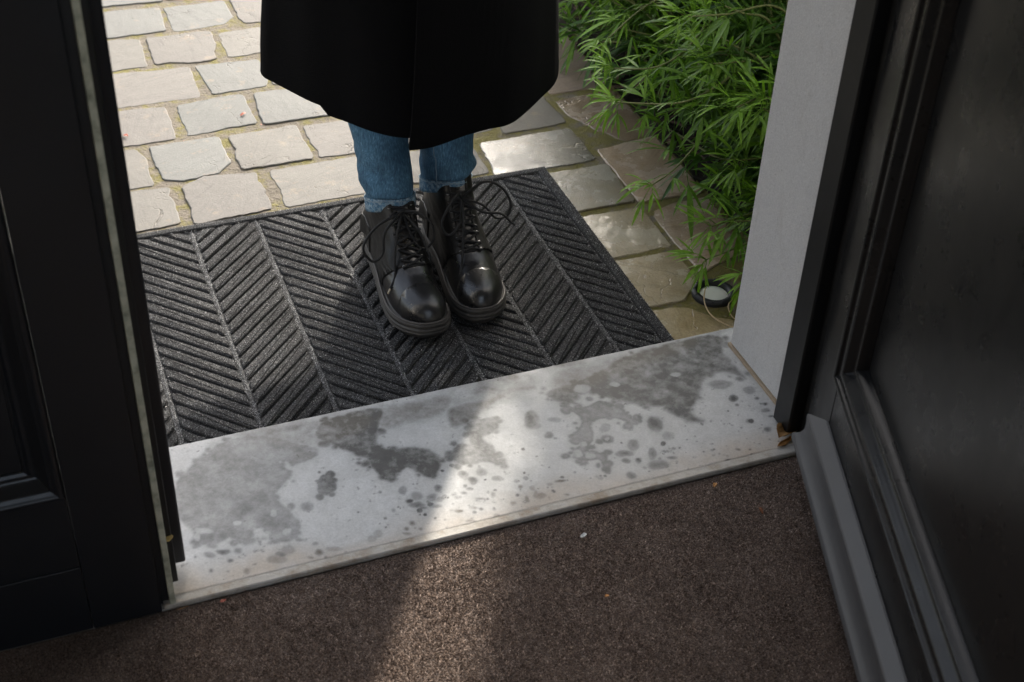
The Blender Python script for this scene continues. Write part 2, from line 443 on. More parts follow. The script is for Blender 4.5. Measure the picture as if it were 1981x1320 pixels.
def inset(P, d):
    n = len(P); out = np.empty_like(P)
    for i in range(n):
        a, b, c = P[i - 1], P[i], P[(i + 1) % n]
        e1 = b - a; e2 = c - b; e1 = e1 / (np.hypot(*e1) + 1e-9); e2 = e2 / (np.hypot(*e2) + 1e-9)
        nn = np.array([-(e1[1] + e2[1]), e1[0] + e2[0]]); L = np.hypot(*nn)
        nn = nn / L if L > 1e-6 else np.array([-e1[1], e1[0]])
        out[i] = b + nn * d
    return out

def area(P):
    x, y = P[:, 0], P[:, 1]; return .5 * np.sum(x * np.roll(y, -1) - y * np.roll(x, -1))

rs = np.random.RandomState(11)
def stone(poly, col, mat):
    P = np.array(poly, float)
    if area(P) < 0: P = P[::-1]
    P = resample(inset(chaikin(P), -.0036), .011)
    n = len(P); t = np.arange(n)
    nrm = inset(P, 1.0) - P
    j = np.zeros(n)
    for f_, amp in ((2, .0008), (5, .0007), (11, .0006), (23, .0005)):
        j += amp * np.sin(2 * np.pi * (f_ * t / n + rs.rand())) * rs.uniform(.5, 1.2)
    j += rs.normal(0, .0006, n)
    if rs.rand() < .6:                              # a chip out of the edge
        c = rs.randint(n); dd = np.minimum(np.abs(t - c), n - np.abs(t - c)); j += np.clip(1 - dd / 2.6, 0, 1) * rs.uniform(.003, .007)
    P = P + nrm * j[:, None]
    cx_, cy_ = P.mean(0); tx, ty = rs.normal(0, .006, 2); dz = rs.uniform(-.0012, .0010)
    zf = lambda q, z: z + dz + (q[0] - cx_) * tx + (q[1] - cy_) * ty
    rings = [(P, -.04), (P, -.0030), (inset(P, .0006), -.0010), (inset(P, .0022), .0)]
    V, F = [], []
    for ri, (Q, z) in enumerate(rings):
        jj = rs.normal(0, .0004, n) * (ri < 3)
        V += [(q[0], q[1], zf(q, z) + jj[i]) for i, q in enumerate(Q)]
    for r_ in range(len(rings) - 1):
        for i in range(n):
            k = (i + 1) % n; F.append((r_ * n + i, r_ * n + k, (r_ + 1) * n + k, (r_ + 1) * n + i))
    b = len(V); V += [V[(len(rings) - 1) * n + i] for i in range(n)]; V.append((cx_, cy_, zf((cx_, cy_), .0009)))
    for i in range(n): F.append((b + i, b + (i + 1) % n, len(V) - 1))
    o = mk('paving_stone', V, F, mat, paving, False)
    o.data.polygons.foreach_set('use_smooth', [i >= len(F) - n for i in range(len(F))])
    o.color = (*col, 1)
    return o

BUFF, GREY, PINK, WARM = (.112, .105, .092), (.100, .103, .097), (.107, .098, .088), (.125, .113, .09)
SHADE_LIFTED = (.25, .19, .14)  # right-hand stones: colour lightened to make up for the shrub's shade
stones = {
 'A1': ([(.21, 2.962), (.205, 2.867), (.35, 2.858), (.358, 2.943)], GREY), 'A2': ([(.372, 2.941), (.364, 2.861), (.472, 2.854), (.482, 2.936)], GREY),
 'B1': ([(.205, 2.838), (.337, 2.83), (.334, 2.718), (.2, 2.717)], GREY), 'B2': ([(.35, 2.823), (.472, 2.822), (.475, 2.745), (.454, 2.715), (.352, 2.709)], GREY), 'B3': ([(.49, 2.828), (.597, 2.832), (.579, 2.7), (.495, 2.709), (.488, 2.744)], PINK),
 'C1': ([(.19, 2.705), (.276, 2.692), (.272, 2.575), (.18, 2.569)], BUFF), 'C2': ([(.292, 2.69), (.416, 2.686), (.416, 2.632), (.404, 2.594), (.406, 2.567), (.377, 2.564), (.291, 2.577)], PINK), 'C3': ([(.434, 2.677), (.561, 2.682), (.547, 2.566), (.432, 2.567)], BUFF),
 'D1': ([(.18, 2.558), (.348, 2.545), (.345, 2.424), (.17, 2.424)], PINK), 'D2': ([(.364, 2.546), (.483, 2.542), (.482, 2.46), (.471, 2.43), (.372, 2.426)], GREY), 'D3': ([(.497, 2.542), (.616, 2.541), (.604, 2.431), (.49, 2.431)], BUFF),
 'E1': ([(.15, 2.415), (.278, 2.402), (.274, 2.282), (.14, 2.281)], PINK), 'E2': ([(.300, 2.398), (.376, 2.406), (.421, 2.406), (.423, 2.296), (.30, 2.285), (.301, 2.372)], GREY), 'E3': ([(.446, 2.404), (.563, 2.408), (.564, 2.285), (.436, 2.286)], GREY),
 'F1': ([(.13, 2.268), (.2, 2.261), (.211, 2.227), (.210, 2.138), (.12, 2.137)], BUFF), 'F2': ([(.225, 2.262), (.345, 2.264), (.350, 2.174), (.319, 2.141), (.258, 2.138), (.232, 2.151)], GREY), 'F3': ([(.367, 2.259), (.487, 2.264), (.490, 2.142), (.366, 2.142)], BUFF), 'F4': ([(.502, 2.254), (.618, 2.255), (.622, 2.142), (.502, 2.142)], PINK),
 'G1': ([(.11, 2.130), (.234, 2.121), (.232, 2.007), (.1, 2.0)], BUFF), 'G2': ([(.258, 2.113), (.293, 2.134), (.383, 2.122), (.385, 2.005), (.257, 1.996)], PINK), 'G3': ([(.411, 2.124), (.567, 2.126), (.57, 2.006), (.411, 2.003)], BUFF),
 'H1': ([(.646, 2.251), (.847, 2.244), (.829, 2.146), (.686, 2.14), (.638, 2.145)], BUFF), 'H2': ([(.866, 2.247), (.961, 2.243), (.969, 2.128), (.845, 2.125)], WARM),
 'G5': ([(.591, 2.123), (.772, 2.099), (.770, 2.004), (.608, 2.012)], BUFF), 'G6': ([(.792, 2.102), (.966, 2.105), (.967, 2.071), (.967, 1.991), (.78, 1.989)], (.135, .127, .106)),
 'K1': ([(.75, 1.97), (.98, 1.966), (.976, 1.843), (.75, 1.841)], (.22, .20, .158)), 'I1': ([(.75, 1.822), (.978, 1.82), (.975, 1.701), (.75, 1.697)], (.33, .29, .21)),  # tones from here on lightened against the shade on this side
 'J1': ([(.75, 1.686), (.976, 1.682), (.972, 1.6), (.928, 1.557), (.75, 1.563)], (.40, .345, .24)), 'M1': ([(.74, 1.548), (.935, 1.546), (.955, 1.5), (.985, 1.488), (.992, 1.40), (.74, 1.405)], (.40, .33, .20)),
 'L1': ([(1.102, 2.499), (1.105, 2.444), (1.104, 2.242), (.984, 2.240), (1.0, 2.36), (1.03, 2.48)], SHADE_LIFTED), 'L0': ([(1.1, 2.66), (1.104, 2.515), (1.02, 2.50), (.99, 2.6), (.98, 2.7)], SHADE_LIFTED), 'L2': ([(.986, 2.212), (1.104, 2.222), (1.104, 2.047), (1.048, 2.034), (1.017, 2.08), (.986, 2.159)], (.28, .215, .16)),
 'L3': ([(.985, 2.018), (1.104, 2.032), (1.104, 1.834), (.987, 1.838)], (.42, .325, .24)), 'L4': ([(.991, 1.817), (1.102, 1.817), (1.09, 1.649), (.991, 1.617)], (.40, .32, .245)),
}
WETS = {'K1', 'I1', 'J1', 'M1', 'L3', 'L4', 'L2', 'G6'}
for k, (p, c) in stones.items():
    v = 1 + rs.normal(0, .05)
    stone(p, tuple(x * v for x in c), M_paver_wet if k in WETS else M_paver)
# further courses of the same setts: behind the coat, to the left of the door and up the path
def rect(x0, x1, y0, y1):
    j = lambda s=.005: rs.uniform(-s, s)
    P = [(x0 + j(), y0 + j()), (x1 + j(), y0 + j()), (x1 + j(), y1 + j()), (x0 + j(), y1 + j())]
    if rs.rand() < .3:
        P[2:3] = [(x1 - .001, y1 - rs.uniform(.012, .03)), (x1 - rs.uniform(.012, .035), y1)]
    return P
def fill(x0, x1, y0, y1, off=0):
    x = x0 - off
    while x < x1 - .05:
        L = rs.uniform(.105, .17); xe = min(x + L, x1)
        if x1 - xe < .06: xe = x1
        a = max(x, x0)
        if xe - a > .03: stone(rect(a + .006, xe - .006, y0, y1), tuple(v * (1 + rs.normal(0, .05)) for v in (BUFF, GREY, PINK)[rs.randint(3)]), M_paver)
        x = xe
rows = [(2.868, 2.945), (2.717, 2.832), (2.57, 2.698), (2.426, 2.55), (2.282, 2.408), (2.138, 2.262), (2.003, 2.122)]
lefts = [.205, .195, .18, .168, .14, .12, .10]
rights = [.48, .59, .555, .61, .562, None, None]
for (a, b), l, r_ in zip(rows, lefts, rights):
    fill(-.62, l - .005, a, b, rs.uniform(0, .1))
    if r_: fill(r_ + .012, .975, a, b)
for k in range(4):                                   # under the mat's left end and beside it
    a = 1.45 + k * .135; fill(-.62, -.10, a, a + .122, rs.uniform(0, .1))
y = 2.955
while y < 4.4:
    fill(-.5, 1.1, y + .007, y + .127, rs.uniform(0, .1)); y += .137

# soil bed right of the paving
sx = np.linspace(1.106, 3.2, 70); sy = np.linspace(1.36, 5.2, 120)
SX, SY = np.meshgrid(sx, sy); rz = np.random.RandomState(3)
SZ = -.012 + .02 * np.clip((SX - 1.106) / .2, 0, 1) + rz.normal(0, .006, SX.shape)
idx = np.arange(SX.size).reshape(SX.shape)
F = np.stack([idx[:-1, :-1], idx[:-1, 1:], idx[1:, 1:], idx[1:, :-1]], -1).reshape(-1, 4)
soil = mk_np('soil', np.stack([SX, SY, SZ], -1).reshape(-1, 3), F, M_soil, None, True); tag(soil, kind='structure')

# house shell: room behind the camera and the outside wall
def struct(name, bm, mat): o = bm_obj(name, bm, mat); tag(o, kind='structure'); return o
XR = .894                                            # reveal face on the right
XL = -.80
struct('facade_wall', box(1.20, 5.0, 1.10, 1.352, -.05, 3.4), M_render)
struct('facade_wall', box(-5.0, XL - .25, 1.10, 1.352, -.05, 3.4), M_render)
struct('facade_wall', box(XL - .248, 1.198, 1.135, 1.35, 2.28, 3.4), M_render)
struct('wall', box(-2.2, -2.1, -2.6, 1.098, 0, 2.7), M_inside); struct('wall', box(2.3, 2.4, -2.6, 1.098, 0, 2.7), M_inside)
struct('wall', box(-2.2, 2.4, -2.7, -2.602, 0, .85), M_inside); struct('wall', box(-2.2, -1.7, -2.7, -2.602, .852, 2.7), M_inside); struct('wall', box(1.9, 2.4, -2.7, -2.602, .852, 2.7), M_inside)  # back wall left open above its sill to let in fill light
struct('ceiling', box(-2.4, 2.6, -2.8, 1.098, 2.702, 2.8), M_inside)

# carpet
floor = mk('floor', [(-2.1, -2.6, ZC), (2.3, -2.6, ZC), (2.3, 1.1275, ZC), (-2.1, 1.1275, ZC)], [(0, 1, 2, 3)], M_cbase); tag(floor, kind='structure')
def carpet_pile():
    r = np.random.RandomState(5)
    st = .0017
    X, Y = np.meshgrid(np.arange(-.32, .98, st), np.arange(.62, 1.1262, st)); n = X.size
    X = X.ravel() + r.uniform(-st * .6, st * .6, n); Y = Y.ravel() + r.uniform(-st * .6, st * .6, n); Y = np.minimum(Y, 1.1268)
    h = r.uniform(.0010, .0021, n) + .0006 * np.sin(X * 210 + 3 * np.sin(Y * 90)) * np.sin(Y * 170 + 2 * np.sin(X * 110))
    a = r.uniform(0, 6.283, n); lx = r.normal(0, .0011, n); ly = r.normal(-.0003, .0011, n)
    rad = r.uniform(.0010, .0017, n)
    V = np.empty((n, 4, 3)); T = np.empty((n, 4))
    tone = np.clip(r.beta(1.9, 2.4, n) + .08 * np.sin(X * 37) * np.sin(Y * 41), 0, 1)
    for k in range(3):
        an = a + k * 2.094
        V[:, k, 0] = X + np.cos(an) * rad; V[:, k, 1] = np.minimum(Y + np.sin(an) * rad, 1.1274); V[:, k, 2] = ZC - .0002; T[:, k] = tone * .45
    V[:, 3, 0] = X + lx; V[:, 3, 1] = np.minimum(Y + ly, 1.1274); V[:, 3, 2] = ZC + h; T[:, 3] = tone
    b = np.arange(n)[:, None] * 4
    F = np.concatenate([b + np.array([[0, 1, 3]]), b + np.array([[1, 2, 3]]), b + np.array([[2, 0, 3]])], 0)
    o = mk_np('carpet_pile', V.reshape(-1, 3), F, M_pile, floor, True, {'tone': T.ravel()}); o['kind'] = 'stuff'
carpet_pile()

# ------------------------------------------------------------------ threshold with its stains
def threshold():
    root = empty('threshold', (.4, 1.26, 0))
    tag(root, 'pale stone threshold slab blotched with grey damp stains between doormat and brown carpet', 'doorstep')
    M0 = Matrix.Translation((-.4, -1.26, 0))
    xs = np.concatenate([np.linspace(-.85, -.03, 12), np.arange(-.02, .94, .0014), np.linspace(.95, 1.19, 8)])
    ys = np.concatenate([np.arange(1.1405, 1.3885, .0014), [1.389, 1.3905, 1.3912]])
    X, Y = np.meshgrid(xs, ys)
    # world <- photo measurements of the blotches
    def W(px, py):
        d0 = np.array([px - 990.5, py - 660, 2751.0]); RM = np.array([cx, cy, cz]); d = RM.T @ d0; t = (ZT - 1.3) / d[2]; return d[0] * t, d[1] * t
    c7 = lambda x, y: W(300 + .4394 * x, 620 + .4394 * y)
    c8 = lambda x, y: W(860 + .3788 * x, 600 + .3788 * y)
    r = np.random.RandomState(2)
    def vnoise(s, seed):
        q = np.random.RandomState(seed); n = 64; gtab = q.rand(n, n)
        u, v = X * s, Y * s; i = np.floor(u).astype(int); j = np.floor(v).astype(int); fu, fv = u - i, v - j
        fu = fu * fu * (3 - 2 * fu); fv = fv * fv * (3 - 2 * fv)
        G = lambda a, b: gtab[a % n, b % n]
        return (G(i, j) * (1 - fu) * (1 - fv) + G(i + 1, j) * fu * (1 - fv) + G(i, j + 1) * (1 - fu) * fv + G(i + 1, j + 1) * fu * fv) - .5
    fb = lambda s, seed: vnoise(s, seed) + .5 * vnoise(s * 2.1, seed + 1) + .25 * vnoise(s * 4.3, seed + 2) + .13 * vnoise(s * 9.1, seed + 3)
    wx0, wy0 = X + .004 * fb(42, 10), Y + .004 * fb(42, 20)
    wx, wy = wx0 + .0022 * fb(130, 12), wy0 + .0022 * fb(130, 22)
    stain = np.zeros_like(X); ring = np.zeros_like(X); warm = np.zeros_like(X)
    ss = lambda t: np.clip(t, 0, 1) ** 2 * (3 - 2 * np.clip(t, 0, 1))
    def poly(pts, conv, val, soft=.006, rg=.0, wrm=0):
        nonlocal stain, ring, warm
        P = np.array([conv(*p) for p in pts]); n = len(P)
        # rounded outline
        P = np.array([tuple(v)[:2] for v in catmull([(p[0], p[1], 0) for p in P], 3, True)]); n = len(P)
        ins = np.zeros(X.shape, bool); d2 = np.full(X.shape, 1e9)
        for i in range(n):
            a, b = P[i], P[(i + 1) % n]; e = b - a
            t = np.clip(((wx - a[0]) * e[0] + (wy - a[1]) * e[1]) / (e @ e + 1e-12), 0, 1)
            d2 = np.minimum(d2, (wx - a[0] - t * e[0]) ** 2 + (wy - a[1] - t * e[1]) ** 2)
            cond = (a[1] > wy) != (b[1] > wy)
            with np.errstate(divide='ignore', invalid='ignore'):
                ins ^= cond & (wx < e[0] * (wy - a[1]) / (e[1] if abs(e[1]) > 1e-12 else 1e-12) + a[0])
        sdist = np.where(ins, 1, -1) * np.sqrt(d2)
        if soft < .012:                              # drop-shaped scallops along the drying edge
            for i in range(n):
                if r.rand() < .5:
                    a = P[i] + r.normal(0, .0035, 2); rad_ = r.uniform(.002, .0075)
                    sdist = np.maximum(sdist, rad_ - np.sqrt((wx0 - a[0]) ** 2 + (wy0 - a[1]) ** 2))
        m = ss(.5 + sdist / soft)
        stain = np.maximum(stain, m * val); warm = np.maximum(warm, m * wrm)
        if rg: ring = np.maximum(ring, rg * np.exp(-(np.abs(sdist - .0025) / .0022) ** 2))
    def ell(lst, conv, val, rg=.35, wrm=0, kx=.4394):
        nonlocal stain, ring, warm
        for (px, py, rx, ry) in lst:
            c0 = np.array(conv(px, py)); ax = np.array(conv(px + rx, py)) - c0; ay = np.array(conv(px, py + ry)) - c0
            Mx = np.array([ax, ay]).T; I = np.linalg.inv(Mx)
            u = I[0, 0] * (wx0 - c0[0]) + I[0, 1] * (wy0 - c0[1]); v = I[1, 0] * (wx0 - c0[0]) + I[1, 1] * (wy0 - c0[1])
            q = np.sqrt(u * u + v * v); rm = np.hypot(*ax) * .5 + np.hypot(*ay) * .5
            sd_ = (1 - q) * rm; sd_ = sd_ + .0012 * fb(150, 52); m = ss(.5 + sd_ / max(.0042, rm * .6))
            vv = val * r.uniform(.45, 1.0); m = m * (.72 + .45 * np.exp(-(q / .55) ** 2))      # darker towards the middle
            stain = np.maximum(stain, m * vv); warm = np.maximum(warm, m * wrm)
            ring = np.maximum(ring, rg * np.exp(-(np.abs(sd_ - rm * .22) / (rm * .22 + .0006)) ** 2))
    poly([(215, 590), (330, 520), (480, 500), (650, 545), (725, 560), (700, 600), (620, 635), (545, 620), (600, 680), (560, 740), (535, 780), (590, 840), (645, 890), (620, 960), (560, 985), (500, 980), (480, 930), (440, 920), (420, 970), (380, 990), (330, 960), (260, 985), (170, 990), (165, 930), (100, 860), (95, 720), (150, 650)], c7, .52, .007, .12)
    poly([(330, 500), (520, 455), (700, 430), (900, 390), (960, 440), (900, 500), (760, 540), (640, 560), (480, 530)], c7, .40, .02, 0, .5)
    poly([(760, 430), (880, 400), (1000, 385), (985, 480), (990, 545), (1040, 565), (1130, 560), (1250, 590), (1240, 690), (1180, 690), (1110, 650), (1050, 690), (1000, 690), (950, 640), (900, 600), (800, 560), (730, 530), (700, 490)], c7, .80, .009, .15, .12)
    poly([(1000, 385), (1150, 350), (1300, 330), (1280, 400), (1180, 440), (1060, 470), (990, 470)], c7, .55, .02, 0, .6)
    poly([(100, 480), (230, 440), (300, 400), (460, 385), (470, 410), (380, 420), (280, 460), (200, 520), (150, 570), (60, 600), (20, 560), (20, 500)], c8, .62, .014, .1, .5)
    poly([(20, 740), (60, 690), (130, 680), (105, 620), (110, 590), (160, 560), (240, 550), (280, 590), (250, 630), (195, 650), (250, 700), (270, 750), (290, 790), (250, 790), (200, 780), (100, 790), (50, 770)], c8, .72, .007, .3)
    poly([(500, 430), (600, 385), (740, 330), (900, 240), (1100, 180), (1350, 130), (1440, 160), (1420, 210), (1480, 280), (1540, 350), (1420, 315), (1330, 350), (1300, 420), (1280, 480), (1200, 490), (1100, 490), (1010, 490), (900, 465), (800, 440), (740, 420), (660, 450), (700, 480), (600, 470)], c8, .78, .011, .12, .12)
    poly([(600, 470), (700, 500), (790, 460), (900, 490), (950, 540), (1000, 580), (960, 590), (900, 560), (820, 560), (760, 570), (765, 640), (750, 720), (830, 730), (840, 780), (860, 810), (820, 815), (780, 770), (720, 780), (660, 760), (645, 720), (690, 690), (650, 630), (690, 600), (690, 550), (630, 510)], c8, .58, .006, .55)
    poly([(1110, 480), (1200, 400), (1310, 400), (1290, 460), (1260, 520), (1330, 560), (1270, 575), (1180, 540)], c8, .75, .012, .1)
    poly([(560, 320), (800, 250), (1100, 170), (1300, 125), (1300, 180), (1100, 260), (900, 330), (700, 400), (560, 420)], c8, .5, .03, 0, .6)
    ell([(450, 560, 40, 45), (470, 590, 26, 20), (535, 635, 24, 20), (822, 602, 30, 20), (835, 657, 34, 20), (1075, 585, 38, 42), (960, 690, 30, 30), (920, 735, 45, 18), (1060, 735, 25, 35), (1090, 790, 55, 26), (990, 768, 15, 14), (930, 773, 20, 14), (1020, 803, 9, 8), (1160, 752, 28, 9), (1475, 450, 28, 18), (1495, 485, 14, 8), (1405, 380, 60, 22), (1560, 410, 30, 18), (1590, 447, 10, 6), (1560, 567, 20, 12), (1655, 610, 20, 10), (1640, 510, 25, 12), (1635, 475, 12, 9), (1665, 545, 12, 6), (950, 845, 25, 18), (890, 580, 12, 8)], c8, .85)
    ell([(310, 465, 40, 22), (1140, 640, 38, 25), (560, 555, 35, 14)], c8, .5, .1)
    ell([(190, 828, 28, 20), (95, 840, 28, 24), (145, 868, 28, 16), (110, 862, 16, 12), (272, 860, 30, 16), (365, 875, 16, 8), (130, 912, 18, 9), (105, 935, 14, 8), (55, 945, 15, 8), (70, 960, 10, 6), (185, 962, 25, 7), (246, 948, 10, 12), (85, 958, 10, 5), (40, 990, 8, 4), (250, 1020, 8, 5), (250, 985, 6, 4)], c8, .85)
    ell([(388, 905, 14, 10), (455, 912, 15, 15), (490, 950, 30, 13), (420, 965, 12, 16), (545, 893, 14, 8), (595, 878, 26, 9), (353, 990, 13, 10), (262, 1050, 22, 12), (140, 1080, 25, 7), (110, 1105, 18, 6), (75, 1030, 20, 9), (150, 1010, 14, 6), (85, 1108, 10, 5), (470, 935, 12, 10), (390, 925, 6, 5), (620, 940, 10, 4), (1450, 770, 12, 6), (1495, 712, 12, 6), (1370, 742, 5, 3), (1250, 812, 5, 4)], c8, .8, .3, 1.0)
    ell([(668, 820, 30, 19), (1092, 750, 20, 19), (1155, 775, 24, 18), (1120, 795, 18, 10), (1240, 740, 18, 14), (1215, 778, 22, 17), (1255, 785, 16, 12), (1155, 812, 35, 13), (1235, 820, 30, 9), (1180, 825, 22, 7), (1052, 840, 9, 8), (590, 1010, 32, 20), (560, 1030, 22, 16), (240, 1035, 26, 14), (300, 1015, 34, 12), (335, 1055, 14, 10), (250, 1100, 10, 9), (325, 1105, 8, 5), (630, 965, 18, 9), (700, 980, 14, 8)], c7, .78)
    ell([(405, 1100, 15, 13), (790, 1005, 40, 11), (720, 1018, 18, 12), (985, 940, 18, 15), (958, 962, 18, 14), (1110, 937, 20, 7), (1130, 890, 12, 10), (1105, 912, 10, 8), (690, 1040, 14, 6), (540, 1055, 45, 18), (1170, 915, 10, 5), (1310, 840, 8, 5), (1390, 825, 14, 7)], c7, .68, .3, 1.0)
    poly([(705, 720), (745, 680), (790, 700), (808, 745), (760, 770), (715, 760)], c7, .7, .004, .1)
    band = ss((Y - 1.295 - .03 * fb(22, 31)) / .075) * np.clip(.55 + .9 * fb(26, 33) + .35 * fb(90, 36), 0, 1) * ss((X - .10) / .15)
    stain = np.maximum(stain, .62 * band); warm = np.maximum(warm, .5 * band)
    q_ = np.random.RandomState(77)                   # scattered small drops
    for k in range(120):
        a = np.array([q_.uniform(.30, .88), 1.15 + abs(q_.normal(0, .05))]); rad_ = q_.choice([.0012, .0018, .0026, .004], p=[.4, .3, .2, .1])
        if a[1] < 1.33: stain = np.maximum(stain, q_.uniform(.4, .85) * ss(.5 + (rad_ - np.sqrt((wx0 - a[0]) ** 2 + (wy0 - a[1]) ** 2)) / .0016))
    # dried pale holes in the damp patch, and mottling
    hole = np.zeros_like(X)
    for conv, L in ((c7, [(470, 940, 30, 18), (575, 932, 22, 14), (215, 925, 45, 14), (185, 955, 14, 20), (515, 850, 14, 16), (360, 898, 18, 10)]), (c8, [(675, 735, 26, 20), (745, 745, 28, 20), (710, 685, 22, 14), (700, 800, 6, 6), (835, 655, 14, 9), (700, 400, 40, 22), (870, 380, 30, 12), (1180, 330, 26, 12)])):
        for (px, py, rx, ry) in L:
            c0 = np.array(conv(px, py)); ax = np.array(conv(px + rx, py)) - c0; ay = np.array(conv(px, py + ry)) - c0
            I = np.linalg.inv(np.array([ax, ay]).T)
            u = I[0, 0] * (wx - c0[0]) + I[0, 1] * (wy - c0[1]); v = I[1, 0] * (wx - c0[0]) + I[1, 1] * (wy - c0[1])
            hole = np.maximum(hole, ss((1.25 - np.sqrt(u * u + v * v)) / .5))
    blur = stain.copy()                              # faint halo where the damp is drying back
    for k in range(14): blur = (blur + np.roll(blur, 2, 0) + np.roll(blur, -2, 0) + np.roll(blur, 2, 1) + np.roll(blur, -2, 1)) / 5
    stain = np.maximum(stain, .42 * np.clip(blur, 0, .7))
    stain *= 1 - .6 * hole
    stain *= np.clip(.92 + .35 * fb(45, 40) + .25 * fb(160, 44), .35, 1.15)
    stain = np.maximum(stain, np.clip((fb(120, 60) - .42) * 2.2, 0, .5))
    # warm rusty band along the inner edge
    rust = ss(1 - (Y - 1.142 - .012 * fb(14, 70)) / .05) * np.clip(.55 + 1.1 * fb(16, 77), 0, 1) * ss((X + .2) / .3)
    rust = np.maximum(rust, .5 * ss(1 - (Y - 1.142) / .02))
    Z = ZT + .0005 * fb(30, 90) - .0006 * stain * 0 + 0 * X
    Z[-2, :] -= .0012; Z[-1, :] -= .0045; Z[0, :] -= .0003
    V = np.stack([X - .4, Y - 1.26, Z], -1).reshape(-1, 3)
    ix = np.arange(X.size).reshape(X.shape)
    F = np.stack([ix[:-1, :-1], ix[:-1, 1:], ix[1:, 1:], ix[1:, :-1]], -1).reshape(-1, 4)
    at = {'stain': np.clip(stain, 0, 1).ravel(), 'ring': np.clip(ring, 0, 1).ravel(), 'rust': np.clip(rust, 0, 1).ravel(), 'warm': np.clip(warm, 0, 1).ravel()}
    mk_np('slab', V, F, M_sill, root, True, at)
    bm_obj('slab_body', box(-.85, 1.19, 1.129, 1.3911, -.05, ZT - .006), M_lip, root, M=M0)
    prism([(0, 0), (.0125, 0), (.0125, .0058), (.0014, .0057), (0, .0044)], .060, .93, (0, 1, 0), (0, 0, 1), (1, 0, 0), (-.4, -.1322, ZT - .0062), 'lip', M_lip, root)
threshold()

# ------------------------------------------------------------------ stone reveals (the door surround)
def reveal(x0, x1, label):
    root = empty('stone_reveal', ((x0 + x1) / 2, 1.285, ZT)); tag(root, label, 'door surround', kind='thing')
    Mi = Matrix.Translation((-(x0 + x1) / 2, -1.285, -ZT))
    bm_obj('stone_block', box(x0, x1, 1.2155, 1.3535, ZT + .005, 2.28, .002), M_reveal, root, M=Mi)
    bm_obj('mortar_joint', box(x0 - .003 if x0 > 0 else x0, x1, 1.217, 1.355, ZT, ZT + .0048), M_mortar, root, M=Mi)
reveal(XR, 1.198, 'smooth pale grey stone door surround beside the green shrub')

# ------------------------------------------------------------------ door frame post on the right
def frame():
    root = empty("doorpost", (.93, 1.16, ZT)); tag(root, 'black wooden door frame post against the pale stone surround', 'door frame', kind='thing')
    o = (-.93, -1.16, -ZT)
    def pris(name, prof, z0, z1, mat=M_post):
        return prism(prof, z0, z1, (1, 0, 0), (0, 1, 0), (0, 0, 1), o, name, mat, root)
    pris('post', [(.8935, 1.2150), (.8795, 1.2010), (.8735, 1.1925), (.8735, 1.158), (.876, 1.1565), (.892, 1.1555), (.892, 1.112), (.96, 1.112), (.96, 1.2150)], ZT + .004, 2.2)
    bm = box(-.85, .8915, 1.114, 1.213, 2.2, 2.26, .002); bm_obj('head', bm, M_post, root, M=Matrix.Translation(o))
frame()

# ------------------------------------------------------------------ doors
def moulding(name, prof, rect_, mat, parent, P0, U, N):
    """frame of profile (w inward, n outward) mitred round rect_ (u0,u1,z0,z1) on the plane P0 + U u + Z z + N n"""
    P0, U, N = Vector(P0), Vector(U), Vector(N); Z = Vector((0, 0, 1)); u0, u1, z0, z1 = rect_
    for nm, cor in (('bottom', [(u0, z0), (u1, z0)]), ('right', [(u1, z0), (u1, z1)]), ('top', [(u1, z1), (u0, z1)]), ('left', [(u0, z1), (u0, z0)])):
        inw = {'bottom': (0, 1), 'right': (-1, 0), 'top': (0, -1), 'left': (1, 0)}[nm]
        (ua, za), (ub, zb) = cor; du, dz = np.sign(ub - ua), np.sign(zb - za); V = []; n = len(prof)
        for (uu, zz, s) in ((ua, za, 1), (ub, zb, -1)):
            for w_, h in prof: V.append(P0 + U * (uu + inw[0] * w_ + s * du * w_) + Z * (zz + inw[1] * w_ + s * dz * w_) + N * h)
        F = [(i, (i + 1) % n, n + (i + 1) % n, n + i) for i in range(n)] + [tuple(range(n))[::-1], tuple(range(n, 2 * n))]
        o = mk('moulding', V, F, mat, parent)
        bm = bmesh.new(); bm.from_mesh(o.data); bmesh.ops.recalc_face_normals(bm, faces=bm.faces[:]); bm.to_mesh(o.data); bm.free()

def curve_prof(pts, per=5):
    return [(v.x, v.y) for v in catmull([(a, b, 0) for a, b in pts], per)]

